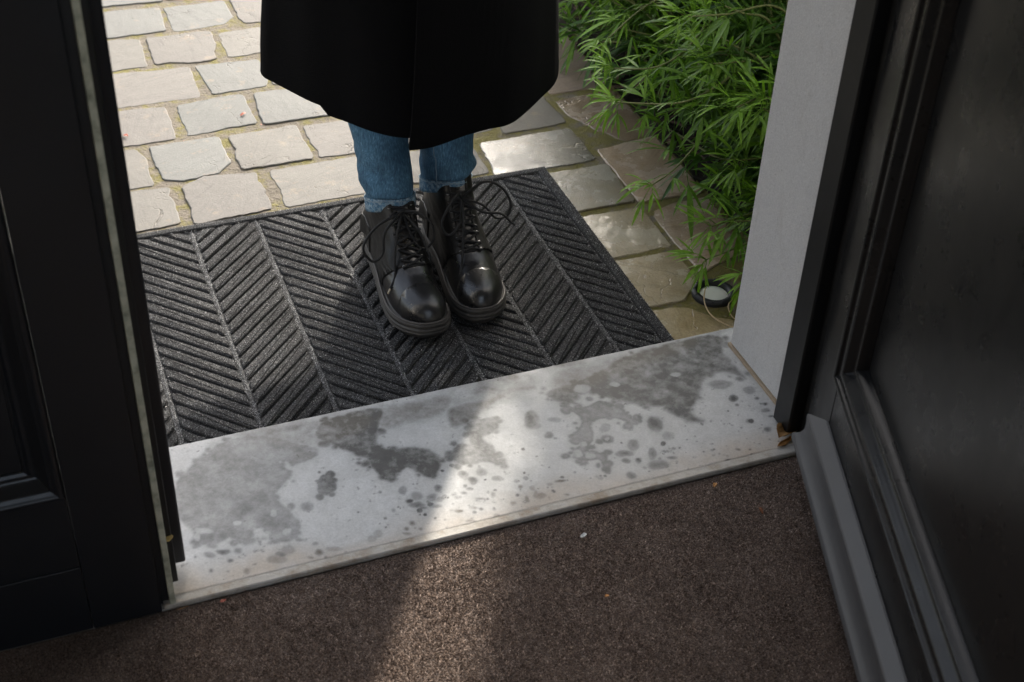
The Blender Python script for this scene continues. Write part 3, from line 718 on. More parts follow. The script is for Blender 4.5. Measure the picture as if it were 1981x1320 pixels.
def left_door():
    root = empty('door', (-.4, 1.1265, ZC)); tag(root, 'closed black panelled door leaf with tarnished brass edge strip', 'door', kind='thing')
    o = Vector((-.4, 1.1265, ZC)); M0 = Matrix.Translation(-o)
    z0 = ZC + .0012; zt = 2.19; y0, y1 = 1.1265, 1.172
    xs = -.0185; xl = -.70; b = .0012
    bm_obj('stile', box(xs + .0006, .057, y0, y1, z0, zt, b), M_door, root, M=M0)
    bm_obj('stile', box(-.795, xl, y0, y1, z0, zt, b), M_door, root, M=M0)
    bm_obj('rail', box(xl + .0004, xs, y0 + .0004, y1, z0, .161, b), M_door, root, M=M0)
    bm_obj('rail', box(xl + .0004, xs, y0 + .0002, y1, .1622, .2645, b), M_door, root, M=M0)
    bm_obj('rail', box(xl + .0004, xs, y0, y1, .95, 1.12, b), M_door, root, M=M0)
    bm_obj('rail', box(xl + .0004, xs, y0, y1, 2.06, zt, b), M_door, root, M=M0)
    prof = [(0, -.03)] + curve_prof([(0, -.0015), (.002, .0035), (.006, .0045), (.0095, .002), (.013, .0), (.016, -.004), (.023, -.0125), (.028, -.0135)]) + [(.031, -.011), (.034, -.013), (.036, -.017), (.036, -.03)]
    for (za, zb) in ((.2645, .95), (1.12, 2.06)):
        moulding('moulding', prof, (xl, xs, za, zb), M_door, root, Vector((0, y0, 0)) - o, (1, 0, 0), (0, -1, 0))
        bm_obj('panel', box(xl + .03, xs - .03, y0 + .016, y0 + .03, za + .03, zb - .03), M_door, root, M=M0)
    # meeting edge: shadow gap, brass strip, rebate and outer lip
    bm_obj('rebate', box(.0555, .0665, y0 + .010, y1 - .0005, z0 + .002, zt - .002), M_post, root, M=M0)
    bm_obj('brass_strip', box(.0667, .0736, y0 + .0025, y0 + .026, z0 + .004, zt - .002, .0012), M_brass, root, M=M0)
    bm_obj('rebate', box(.0738, .0815, y0 + .028, y1 + .004, ZT + .006, zt, .001), M_post, root, M=M0)
    bm_obj('astragal', box(.0705, .0948, y1 + .0045, y1 + .022, ZT + .011, zt, .0025), M_door, root, M=M0)
left_door()

TH = R(70.7)
DA = Vector((.88, 1.131, 0)); DU = Vector((-math.cos(TH), -math.sin(TH), 0)); DN = Vector((-math.sin(TH), math.cos(TH), 0)); DZ = Vector((0, 0, 1))
def right_door():
    root = empty('door', (DA.x, DA.y, ZC)); tag(root, 'open charcoal panelled door with grey weathered drip rail along its foot', 'door', kind='thing')
    o = Vector((DA.x, DA.y, ZC)); loc = DA - o
    Mx = Matrix(((DU.x, DN.x, 0, loc.x), (DU.y, DN.y, 0, loc.y), (0, 0, 1, loc.z), (0, 0, 0, 1)))
    z0 = ZC + .008; zt = 2.19; Wd = .80; b = .0012; th = -.045
    bm_obj('stile', box(.0, .0835, th, 0, z0, zt, b), M_door_out, root, M=Mx)
    bm_obj('stile', box(Wd - .0855, Wd, th, 0, z0, zt, b), M_door_out, root, M=Mx)
    bm_obj('rail', box(.0843, Wd - .086, th, -.0003, z0, .2585, b), M_door_out, root, M=Mx)
    bm_obj('rail', box(.0843, Wd - .086, th, -.0003, .95, 1.12, b), M_door_out, root, M=Mx)
    bm_obj('rail', box(.0843, Wd - .086, th, -.0003, 2.06, zt, b), M_door_out, root, M=Mx)
    ub, ue = .0795, Wd - .0815
    prof = [(0, -.02)] + curve_prof([(0, .001), (.001, .0065), (.005, .009), (.010, .0085), (.0125, .0045), (.016, .004), (.021, .0065), (.029, .0075), (.034, .003), (.040, -.003), (.0455, -.001), (.051, .0005), (.054, -.004), (.056, -.0095)], 4) + [(.057, -.0115), (.057, -.02)]
    for (za, zb) in ((.2545, .954), (1.116, 2.064)):
        moulding('moulding', prof, (ub, ue, za, zb), M_door_out, root, loc, DU, DN)
        bm_obj('panel', box(ub + .05, ue - .05, -.035, -.0125, za + .05, zb - .05), M_door_out, root, M=Mx)
    # drip rail: sloping top, hollow face
    pr = [(0.0004, .116), (.0004, .1865), (.003, .1862), (.0165, .1755), (.0178, .1735), (.0182, .169)] + curve_prof([(.0182, .168), (.0176, .160), (.0178, .150), (.0205, .1395), (.0258, .131)], 4) + [(.0268, .1275), (.0268, .1215), (.0252, .119), (.020, .116)]
    V = []; n = len(pr)
    u_start = lambda p: .083 - p * 1.75; 
    for e in (0, 1):
        for p, q in pr: V.append(loc + DU * (u_start(p) if e == 0 else Wd - .004) + DN * p + DZ * q)
    F = [(i, (i + 1) % n, n + (i + 1) % n, n + i) for i in range(n)] + [tuple(range(n))[::-1], tuple(range(n, 2 * n))]
    d = mk('drip_rail', V, F, M_drip, root)
    bm = bmesh.new(); bm.from_mesh(d.data); bmesh.ops.recalc_face_normals(bm, faces=bm.faces[:]); bm.to_mesh(d.data); bm.free()
    # bottom sweep under the leaf
    bm_obj('brush_strip', box(.004, Wd - .004, -.03, -.012, ZC + .001, z0 + .001), M_back, root, M=Mx)
    hp = [Matrix.Translation((-.006, th - .004, 0))]
    for zz in (.35, 1.1, 1.95):
        bm = bmesh.new(); bmesh.ops.create_cone(bm, cap_ends=True, segments=12, radius1=.006, radius2=.006, depth=.1)
        bmesh.ops.translate(bm, verts=bm.verts, vec=(-.006, th - .004, zz)); bm_obj('hinge', bm, M_brass, root, M=Mx, smooth=True)
right_door()

# ------------------------------------------------------------------ door mat
MX0, MX1, MY0, MY1 = -.037, .8640, 1.397, 1.9755
def door_mat():
    root = empty('door_mat', (.41, 1.69, 0)); tag(root, 'charcoal ribbed doormat in a herringbone pattern under the black boots', 'doormat')
    o = np.array([.41, 1.69, 0.0]); M0 = Matrix.Translation(-Vector(o))
    zb, zg, zt_ = .0025, .0085, .0128
    bm_obj('backing', box(MX0 - .003, MX1 + .003, MY0 - .002, MY1 + .003, zb - .0008, zb + .0004, .0003), M_back, root, M=M0)
    bm_obj('base', box(MX0 + .004, MX1 - .004, MY0 + .004, MY1 - .004, zb + .0005, zg), M_mat, root, M=M0)
    def clip(P, f):
        out = []
        for i in range(len(P)):
            a, b = P[i], P[(i + 1) % len(P)]; fa, fb = f(a), f(b)
            if fa >= 0: out.append(a)
            if (fa >= 0) != (fb >= 0): t = fa / (fa - fb); out.append(a + (b - a) * t)
        return out
    def pad(name, P, mat, top=zt_, ins=.0024, z0=zg - .001):
        P = np.array(P)
        if area(P) < 0: P = P[::-1]
        # drop near-duplicate corners, round them
        Q = [P[0]]
        for p in P[1:]:
            if np.hypot(*(p - Q[-1])) > .0015: Q.append(p)
        if np.hypot(*(Q[-1] - Q[0])) < .0015: Q.pop()
        if len(Q) < 3: return
        P = np.array(Q); out = []
        for i in range(len(P)):
            a, b, c = P[i - 1], P[i], P[(i + 1) % len(P)]
            la, lc = np.hypot(*(a - b)), np.hypot(*(c - b)); t = .0045
            pa = b + (a - b) * min(.45, t / la); pc = b + (c - b) * min(.45, t / lc)
            for s in (0, .5, 1): out.append((1 - s) ** 2 * pa + 2 * s * (1 - s) * b + s * s * pc)
        P = np.array(out); c0 = P.mean(0); V, F = [], []; n = len(P); L = []
        mind = min(np.hypot(*(P - c0).T)); ins = min(ins, mind * .6)
        for d_, z in ((0, z0), (.0002, (zg + top) / 2), (ins * .28, top - .0013), (ins * .7, top - .0003), (ins * 1.15, top)):
            Qx = inset(P, d_) if d_ > 0 else P
            V += [(q[0] - o[0], q[1] - o[1], z) for q in Qx]; L.append(1)
        for r_ in range(len(L) - 1):
            for i in range(n):
                k = (i + 1) % n; F.append((r_ * n + i, r_ * n + k, (r_ + 1) * n + k, (r_ + 1) * n + i))
        F.append(tuple(range((len(L) - 1) * n, len(L) * n)))
        mk(name, V, F, mat, root, True)
    # border
    yi0, yi1, xi0, xi1 = MY0 + .0145, MY1 - .0145, MX0 + .0185, .8455
    A = np.array
    pad('border', [A((MX0, yi1)), A((MX1, yi1)), A((MX1, MY1)), A((MX0, MY1))], M_mat, zt_ + .0002)
    pad('border', [A((MX0, MY0)), A((MX1, MY0)), A((MX1, yi0)), A((MX0, yi0))], M_mat, zt_ + .0002)
    pad('border', [A((xi1, yi0 - .003)), A((MX1, yi0 - .003)), A((MX1, yi1 + .003)), A((xi1, yi1 + .003))], M_mat, zt_)
    pad('border', [A((MX0, yi0 - .003)), A((xi0, yi0 - .003)), A((xi0, yi1 + .003)), A((MX0, yi1 + .003))], M_mat, zt_)
    vall = [.2420 + (i - 1) * .1065 for i in range(-1, 7)]         # valleys at .029 .. .7745
    vx = [.2420 - .1065 * 2, .2420 - .1065, .2420, .3478, .4578, .5635, .6690, .7735]
    edges = [xi0] + [x for x in vx if x > xi0 + .01] + [xi1]
    kinds = []
    for i in range(len(edges) - 1):
        # bands: even valley index from .242 rises to the right
        mid = (edges[i] + edges[i + 1]) / 2
        k = sum(1 for x in vx if x < mid)                           # number of valleys left of the band
        kinds.append(1 if k % 2 == 1 else -1)                       # between .242 and .348 -> k = 3 -> rising
    pitch, gw = .0278, .0050
    ribs = []
    for i, s in enumerate(kinds):
        xa, xb = edges[i] + (.0042 if i else .0028), edges[i + 1] - (.0042 if i < len(kinds) - 1 else .0028)
        # groove lines meet the valley at y = 1.9372 - n*pitch on .3436 and 1.9194 on .2468 (rising)
        vref = edges[i] if s > 0 else edges[i + 1]
        yv = 1.9153
        for n_ in range(-8, 26):
            yc = yv - n_ * pitch
            lo = yc - pitch + gw / 2; hi = yc - gw / 2
            P = [A((xa, lo + s * (xa - vref))), A((xb, lo + s * (xb - vref))), A((xb, hi + s * (xb - vref))), A((xa, hi + s * (xa - vref)))]
            P = clip(P, lambda p: p[1] - yi0 - .0035) 
            if len(P) >= 3: P = clip(P, lambda p: yi1 - .0035 - p[1])
            if len(P) < 3 or abs(area(np.array(P))) < 1.2e-4: continue
            pad('rib', P, M_mat); ribs.append((xa, xb, s, vref))
    for x in edges[1:-1]:
        pad('spine', [A((x - .0032, yi0 + .002)), A((x + .0032, yi0 + .002)), A((x + .0032, yi1 - .002)), A((x - .0032, yi1 - .002))], M_spine, zt_ - .0022, .0018)
    # loose fibres standing off the ribs
    r = np.random.RandomState(9); n = 230000
    X = r.uniform(MX0 + .001, MX1 - .001, n); Y = r.uniform(MY0 + .03, MY1 - .001, n)
    band = np.clip(np.searchsorted(edges, X) - 1, 0, len(kinds) - 1); s = np.array(kinds)[band]
    e0, e1 = np.array(edges)[band], np.array(edges)[band + 1]; vref = np.where(s > 0, e0, e1)
    ph = ((1.9153 + s * (X - vref) - Y) / pitch) % 1
    border = (X > xi1) | (Y > yi1) | (X < xi0)
    onspine = (np.minimum(X - e0, e1 - X) < .0035) & ~border
    ok = border | onspine | ((ph > .17) & (ph < .83))
    ok &= ~((np.abs(Y - yi1) < .0025) | ((np.abs(X - xi1) < .0015)))
    X, Y, os_ = X[ok], Y[ok], onspine[ok]; n = len(X)
    a = r.uniform(0, 6.283, n); Ln = r.uniform(.0012, .0032, n); el = r.uniform(.05, .7, n); wd = r.uniform(.00018, .00034, n)
    zz = np.where(os_, zt_ - .0024, zt_ - .0004 - .0009 * 0)
    d = np.stack([np.cos(a) * np.cos(el), np.sin(a) * np.cos(el), np.sin(el)], -1) * Ln[:, None]; p = np.stack([-np.sin(a), np.cos(a), 0 * a], -1) * wd[:, None]
    P0 = np.stack([X, Y, zz], -1) - o
    V = np.stack([P0 - p, P0 + p, P0 + d + p * .6, P0 + d - p * .6], 1).reshape(-1, 3)
    tone = r.beta(1.1, 2.6, n); tone = np.where(r.rand(n) < .12, r.uniform(.86, 1, n), tone); tone = np.where(os_, np.clip(tone + .25, 0, .97), tone)
    q = mk_np('loose_fibre', V, np.arange(4 * n).reshape(n, 4), M_fuzz, root, False, {'tone': np.repeat(tone, 4)}); q['kind'] = 'stuff'
door_mat()

# ------------------------------------------------------------------ the person: boots, jeans, coat
person = empty('person', (.565, 1.72, .0128)); tag(person, 'person in long black coat, blue jeans and black lace-up boots standing on the mat', 'person')
PO = Vector(person.location)
def pw(name, V, F, mat, parent=None, smooth=True):
    """mesh given in world coordinates under the person"""
    return mk(name, [Vector(v) - PO for v in V], F, mat, parent or person, smooth)

def boot(heel, toe, sgn, label, bows):
    """heel, toe on the ground; sgn +1: inner side to +x"""
    H, T = Vector((heel[0], heel[1], .0130)), Vector((toe[0], toe[1], .0130)); L = (T - H).length
    f = (T - H).normalized(); sd_ = Vector((-f.y, f.x, 0))              # left of travel
    W = lambda s, x, z: H + f * (s * L) + sd_ * x + Vector((0, 0, z))
    root = empty('boot', (0, 0, 0)); root.parent = person; root.location = (0, 0, 0); root['label'] = label
    # outline half widths heel..toe, outer/inner
    ks = [0, .03, .08, .16, .28, .42, .55, .66, .74, .82, .89, .94, .975, 1.0]
    kw = [0, .018, .0275, .0325, .0335, .0345, .0395, .0435, .0450, .0440, .0385, .0300, .0190, 0]
    wid = lambda s: .895 * float(np.interp(s, ks, kw))
    cen = lambda s: sgn * (.004 * math.sin(math.pi * min(max((s - .25) / .75, 0), 1)) - .0035 * max(0, s - .8) * 4)   # inner side straighter
    def outline(sc_w=1.0, grow=0.0, n=30):
        up = [];
        for i in range(n + 1):
            s = .5 - .5 * math.cos(math.pi * i / n); w_ = wid(s) * sc_w
            if s < .03: w_ = .018 * sc_w * math.sqrt(max(s, 0) / .03)
            if s > .975: w_ = .019 * sc_w * math.sqrt(max(1 - s, 0) / .025)
            se = s + (grow / L) * (2 * s - 1); up.append((se, w_ + (grow if 0 < i < n else 0)))
        P = [(s, cen(s) + w_) for s, w_ in up] + [(s, cen(s) - w_) for s, w_ in up[-2:0:-1]]
        return P
    def ring(P, z): return [W(s, x, z(s) if callable(z) else z) for s, x in P]
    spring = lambda s: .010 * max(0, (s - .72) / .28) ** 2
    o0 = outline(1, 0.0)
    zs = [(-.0016, 0.0), (.0, .0040), (.0040, .009), (.0046, .0105), (.0030, .0115), (.0030, .0125), (.0046, .0138), (.0046, .0175), (.0028, .0185), (.0026, .0195), (.0040, .0205), (.0040, .0255), (.0030, .0270)]
    rings = []
    for g_, z in zs:
        P = outline(1, g_)
        if z < .006:                                       # lugs: notched lower edge
            P = [(s, x * (1 - (.045 if (i // 2) % 2 else 0))) for i, (s, x) in enumerate(P)]
        rings.append(ring(P, lambda s, z=z: z + spring(s)))
    V, F = loft(rings, True, True); pw('sole', V, F, M_sole, root)
    # stitched welt
    P = outline(1, .0018); V, F = tube([W(s, x, .0284 + spring(s)) for s, x in P], .0019, 6, True); pw('welt', V, F, M_welt, root)
    # upper: top profile of the foot
    pz = [(1.0, .030), (.992, .040), (.980, .049), (.962, .0565), (.935, .0615), (.90, .0660), (.86, .0693), (.81, .0725), (.76, .0765), (.71, .083), (.66, .092), (.62, .100), (.58, .110), (.54, .122), (.490, .136), (.448, .150), (.40, .165), (.375, .180), (.375, .230)]
    fr_z = [z for s, z in pz]; fr_s = [s for s, z in pz]
    front = lambda z: float(np.interp(z, fr_z, fr_s))
    ztop = lambda s: float(np.interp(-s, [-q for q in fr_s], fr_z)) if s > .3751 else 9.0
    back = lambda z: float(np.interp(z, [.028, .045, .07, .10, .14, .19, .23], [.012, .0, .004, .040, .085, .10, .10]))
    NZ, NA = 46, 44
    zl = list(np.linspace(.0285, .062, 10)) + list(np.linspace(.064, .090, 18)) + list(np.linspace(.094, .178, NZ - 28))
    def halfw(s, z):
        tf = min(max((s - .5) / .3, 0), 1); base = max(wid(min(max(s, .02), .985)), .012) * (.955 - .055 * tf * tf * (3 - 2 * tf))
        if s < .12: base = max(base, .030 * math.sqrt(max(s - back(z) + .0001, 0) / .10)) if s > back(z) else 0
        zt_ = ztop(s)
        if zt_ < 8:
            t = min(max((z - .0285) / (zt_ - .0285), 0), 1); shp = (1 - t ** 2.6) ** (1 / 2.1)
        else: shp = 1
        # shaft narrower than the foot, ankle pinch
        k = min(max((z - .07) / .06, 0), 1); k = k * k * (3 - 2 * k)
        u = min(max((s - back(z)) / max(front(z) - back(z), 1e-4), 0), 1)
        el = .0300 * (4 * u * (1 - u)) ** .42
        return (1 - k) * base * shp * (1 + .05 * math.sin(math.pi * min(t if zt_ < 8 else .5, 1))) * (1 if s > .12 else min(1, math.sqrt(max(s - back(z), 0) / .10) * 1.05)) + k * el
    grid = []
    for z in zl:
        b0, f0 = back(z), front(z); row = []
        for i in range(NA):
            a = 2 * math.pi * i / NA; s = (b0 + f0) / 2 + (f0 - b0) / 2 * math.cos(a); x = halfw(s, z) * (1 if math.sin(a) >= 0 else -1)
            if abs(math.sin(a)) < 1e-6: x = 0
            crease = .0012 * math.sin(s * 95 + z * 240 + sgn) * math.exp(-((s - .62) / .09) ** 2) + .0013 * math.sin(z * 330 + s * 30) * math.exp(-((z - .105) / .03) ** 2)
            row.append(W(s, cen(s) * (1 - min(max((z - .06) / .06, 0), 1)) + x * (1 + crease * 20), z + spring(s) * max(0, 1 - (z - .03) / .06)))
        grid.append(row)
    V, F = loft(grid, True, True); up = pw('upper', V, F, M_leather, root)
    me = up.data; nrm = [v.normal.copy() for v in me.vertices]
    W_x = lambda v: (Vector(v) - H).dot(sd_)
    zv = Vector((0, 0, 1))
    def shell(name, planes, off, mat):
        bm = bmesh.new(); bm.from_mesh(me); bm.normal_update()
        for v in bm.verts: v.co += v.normal * off
        for co, no in [(W(.5, 0, .0292), zv), (W(.5, 0, .1760), -zv)] + planes:
            bmesh.ops.bisect_plane(bm, geom=bm.verts[:] + bm.edges[:] + bm.faces[:], plane_co=Vector(co) - PO, plane_no=no, clear_inner=True)
        m2 = bpy.data.meshes.new(name); bm.to_mesh(m2); bm.free(); m2.materials.append(mat)
        m2.polygons.foreach_set('use_smooth', [True] * len(m2.polygons))
        o = bpy.data.objects.new(name, m2); C.objects.link(o); o.parent = root
        md = o.modifiers.new('thick', 'SOLIDIFY'); md.thickness = .0019; md.offset = -1
        return o
    shell('toe_cap', [(W(.815, 0, .07), (f + zv * .35).normalized())], .0014, M_leather)
    fb = (f * -.055 + zv * .0385).normalized()
    for q in (1, -1): shell('quarter', [(W(.705, 0, .088), fb), (W(.5, q * .0125, 0), sd_ * q)], .0017, M_leather2)
    shell('heel_counter', [(W(.22, 0, 0), (-f + zv * .2).normalized()), (W(.1, 0, .078), -zv)], .0030, M_leather2)
    # pull tab and padded collar
    Vt, Ft = tube(catmull([W(.075, 0, .128), W(.035, 0, .134), W(.025, 0, .150), W(.04, 0, .166), W(.08, 0, .168)], 5), .0055, 6, False, None, .3); pw('pull_tab', Vt, Ft, M_knit, root)
    # eyelets and laces, on the front line of the shaft
    fp = [(.690, .0885), (.655, .0955), (.622, .1030), (.588, .1110), (.558, .1195), (.528, .1300), (.485, .1400), (.455, .1490)]
    def face_pt(s, z, x, off):                              # point on the upper near the front, at sideways x
        best = None
        for i, row in enumerate(grid):
            for p in row:
                d = ((Vector(p) - H).dot(f) / L - s) ** 2 * .06 + ((p.z - H.z) - z) ** 2 + (W_x(p) - x) ** 2
                if best is None or d < best[0]: best = (d, p, i)
        p = Vector(best[1]); out = (p - W(.38, 0, .06)); out.normalize()
        q = W(0, x, 0) + f * ((p - W(0, x, 0)).dot(f)); q.z = p.z
        return q + out * off
    eye = []
    for k, (s, z) in enumerate(fp):
        sp = .0150 + .0012 * (k / 7)
        Lp, Rp = face_pt(s, z - .004, sp, .0030), face_pt(s, z - .004, -sp, .0030); eye.append((Lp, Rp))
        for p in (Lp, Rp):
            out = (p - W(.35, 0, .05)).normalized(); t1 = out.orthogonal().normalized(); t2 = out.cross(t1)
            Ve, Fe = tube([p - out * .0008 + (t1 * math.cos(a) + t2 * math.sin(a)) * .0022 for a in np.linspace(0, 2 * math.pi, 11)[:-1]], .0008, 5, True); pw('eyelet', Ve, Fe, M_steel, root)
    segs = []
    for k in range(len(eye) - 1):
        for a, b in ((eye[k][0], eye[k + 1][1]), (eye[k][1], eye[k + 1][0])):
            m = (a + b) / 2; out = (m - W(.35, 0, .05)).normalized()
            segs.append(tube(catmull([a - out * .001, a + out * .0012, m + out * (.0036 + .001 * (k % 2)), b + out * .0008, b - out * .002], 4), .0021, 6))
    a, b = eye[0]; segs.append(tube(catmull([a, (a + b) / 2 + (a - W(.35, 0, .05)).normalized() * .002, b], 4), .0017, 6))
    V, F = join(segs); pw('lace', V, F, M_lace, root)
    # bow
    K = (eye[-2][0] + eye[-2][1]) / 2; out = (K - W(.35, 0, .08)).normalized(); K = K + out * .006
    def rel(p): return Vector(p)
    Vk, Fk = tube(catmull([K + Vector((-.006, 0, .001)), K + out * .004, K + Vector((.006, 0, -.001))], 4), .0034, 7); pw('lace_knot', Vk, Fk, M_lace, root)
    for path, closed in bows:
        P = [K + out * .001] + [Vector(p) for p in path] + ([K + out * .002] if closed else [])
        Vb, Fb = tube(catmull(P, 9), .0020, 7); pw('lace_loop' if closed else 'lace_end', Vb, Fb, M_lace, root)
        if not closed:
            e = Vector(path[-1]); d = (e - Vector(path[-2])).normalized()
            Vb, Fb = tube([e - d * .001, e + d * .009], .0015, 6); pw('lace_tip', Vb, Fb, M_tip if len(path) > 3 else M_lace, root)
    return root

# boots: the one on the left of the picture, then the other
yb = 1.675
boot((.5185, 1.836), (.5175, 1.557), -1, 'boot with its bow loops hanging to both sides and a pale lace tip',
     [([(.500, 1.685, .158), (.470, 1.676, .150), (.450, 1.672, .122), (.462, 1.668, .098), (.478, 1.668, .108), (.485, 1.676, .14)], True),
      ([(.535, 1.684, .160), (.554, 1.672, .145), (.556, 1.664, .122), (.540, 1.662, .108), (.526, 1.67, .124)], True),
      ([(.503, 1.672, .142), (.493, 1.655, .112), (.488, 1.640, .084), (.478, 1.632, .070)], False),
      ([(.534, 1.668, .138), (.542, 1.650, .112), (.546, 1.645, .098)], False)])
boot((.6195, 1.846), (.606, 1.567), 1, 'boot with one wide bow loop sticking out sideways',
     [([(.640, 1.69, .188), (.664, 1.684, .182), (.680, 1.678, .158), (.676, 1.672, .136), (.656, 1.672, .134), (.638, 1.68, .155)], True),
      ([(.600, 1.684, .178), (.580, 1.672, .165), (.568, 1.664, .143), (.578, 1.66, .126), (.598, 1.668, .138)], True),
      ([(.604, 1.668, .146), (.596, 1.648, .112), (.590, 1.634, .085), (.586, 1.628, .076)], False),
      ([(.634, 1.67, .15), (.660, 1.664, .146), (.676, 1.66, .130)], False)])

def jeans():
    root = empty('jeans'); root.parent = person
    segs = []
    legs = [  # (z, cx, cy, a, b)
        [(.128, .5165, 1.7580, .0350, .0485), (.150, .5165, 1.7580, .0352, .0485), (.156, .5165, 1.758, .0355, .0485), (.175, .5155, 1.762, .0370, .0490), (.20, .5130, 1.767, .0382, .0480), (.24, .5090, 1.774, .0420, .0520), (.29, .5070, 1.784, .0470, .0560), (.36, .505, 1.788, .052, .060), (.48, .508, 1.782, .058, .064), (.62, .514, 1.785, .068, .076), (.76, .520, 1.79, .078, .088), (.84, .528, 1.80, .080, .10)],
        [(.133, .6125, 1.7750, .0360, .0485), (.152, .6125, 1.7750, .0362, .0485), (.158, .6125, 1.775, .0365, .0485), (.175, .6122, 1.773, .0380, .0490), (.20, .6118, 1.775, .0390, .0480), (.24, .6110, 1.779, .0430, .0520), (.29, .6125, 1.784, .0470, .0560), (.36, .614, 1.788, .052, .060), (.48, .618, 1.782, .058, .064), (.62, .624, 1.785, .068, .076), (.76, .630, 1.79, .078, .088), (.84, .628, 1.80, .080, .10)]]
    for li, leg in enumerate(legs):
        Z = [p[0] for p in leg]; n = 56; r = np.random.RandomState(20 + li); ph = r.uniform(0, 6, 8)
        zl = np.concatenate([np.linspace(Z[0], Z[0] + .0205, 5), np.linspace(Z[0] + .024, .34, 60), np.linspace(.36, .84, 14)])
        rings = []
        for z in zl:
            c_x, c_y, a, b = [float(np.interp(z, Z, [p[k] for p in leg])) for k in (1, 2, 3, 4)]
            row = []
            for i in range(n):
                t = 2 * math.pi * i / n
                wr = math.exp(-((z - .19) / .05) ** 2)
                w_ = .0013 * wr * math.sin(z * 240 + 1.6 * math.sin(t + ph[0]) + ph[1]) * (.5 + .5 * math.sin(t * 1.0 + ph[2] + z * 30))
                w_ += .0034 * math.exp(-((z - .176 - .006 * math.sin(t + ph[0])) / .009) ** 2) * max(0, math.sin(t + ph[1]) + .4) + .0022 * math.exp(-((z - .172) / .012) ** 2) * (.6 + .4 * math.sin(2 * t + ph[3])) + .0014 * math.sin(z * 75 + 2 * t + ph[4]) * (1 if z > .155 else 0) + .0012 * math.sin(3 * t + z * 40 + ph[5])
                if z < Z[0] + .022: w_ += .0015 + .0008 * math.sin(5 * t + ph[6])
                wob = .0022 * math.sin(t + ph[7]) + .001 * math.sin(3 * t + ph[6]) if z < Z[0] + .03 else 0
                row.append(Vector((c_x + (a + w_) * math.cos(t), c_y + (b + w_) * math.sin(t), z + wob - .021 * math.sin(t) * max(0, 1 - (z - Z[0]) / .10))))
            rings.append(row)
        hem = rings[:6]; V, F = loft(rings[5:]); segs.append((V, F))
        # hem band, folded in at the bottom
        inner = [[p + (Vector((legs[li][0][1], legs[li][0][2], p.z)) - p).normalized() * .003 for p in rings[0]], [p + (Vector((legs[li][0][1], legs[li][0][2], p.z)) - p).normalized() * .0035 + Vector((0, 0, .015)) for p in rings[0]]]
        ho = [[p + (p - Vector((legs[li][0][1], legs[li][0][2], p.z))).normalized() * .0007 for p in r_] for r_ in hem]
        V, F = loft(inner[::-1] + ho); pw('hem', V, F, M_hem, root)
        for dz_, rr in ((3, .0006),):
            P = [p + (p - Vector((legs[li][0][1], legs[li][0][2], p.z))).normalized() * .0012 for p in rings[4]]; V, F = tube(P, rr, 5, True); pw('hem_stitch', V, F, M_thread, root)
        # side seams
        for t_i, mt in (((int(n * (.62 if li == 0 else .635))), M_thread), (int(n * .0), M_thread)):
            P = [rings[i][t_i] + (rings[i][t_i] - Vector((legs[li][0][1], legs[li][0][2], rings[i][t_i].z))).normalized() * .0003 for i in range(1, 66, 1)]
            if li == 1 or t_i == 0:
                V, F = tube(P, .0007, 5); pw('seam', V, F, mt, root)
    # seat of the jeans, hidden by the coat
    pel = []
    for z, a, b in ((.80, .150, .105), (.86, .165, .115), (.94, .165, .115), (1.0, .15, .105)):
        pel.append([Vector((.575 + a * math.cos(2 * math.pi * i / 40), 1.80 + b * math.sin(2 * math.pi * i / 40), z)) for i in range(40)])
    segs.append(loft(pel, True, True)); V, F = join(segs); pw('denim', V, F, M_denim, root)
jeans()

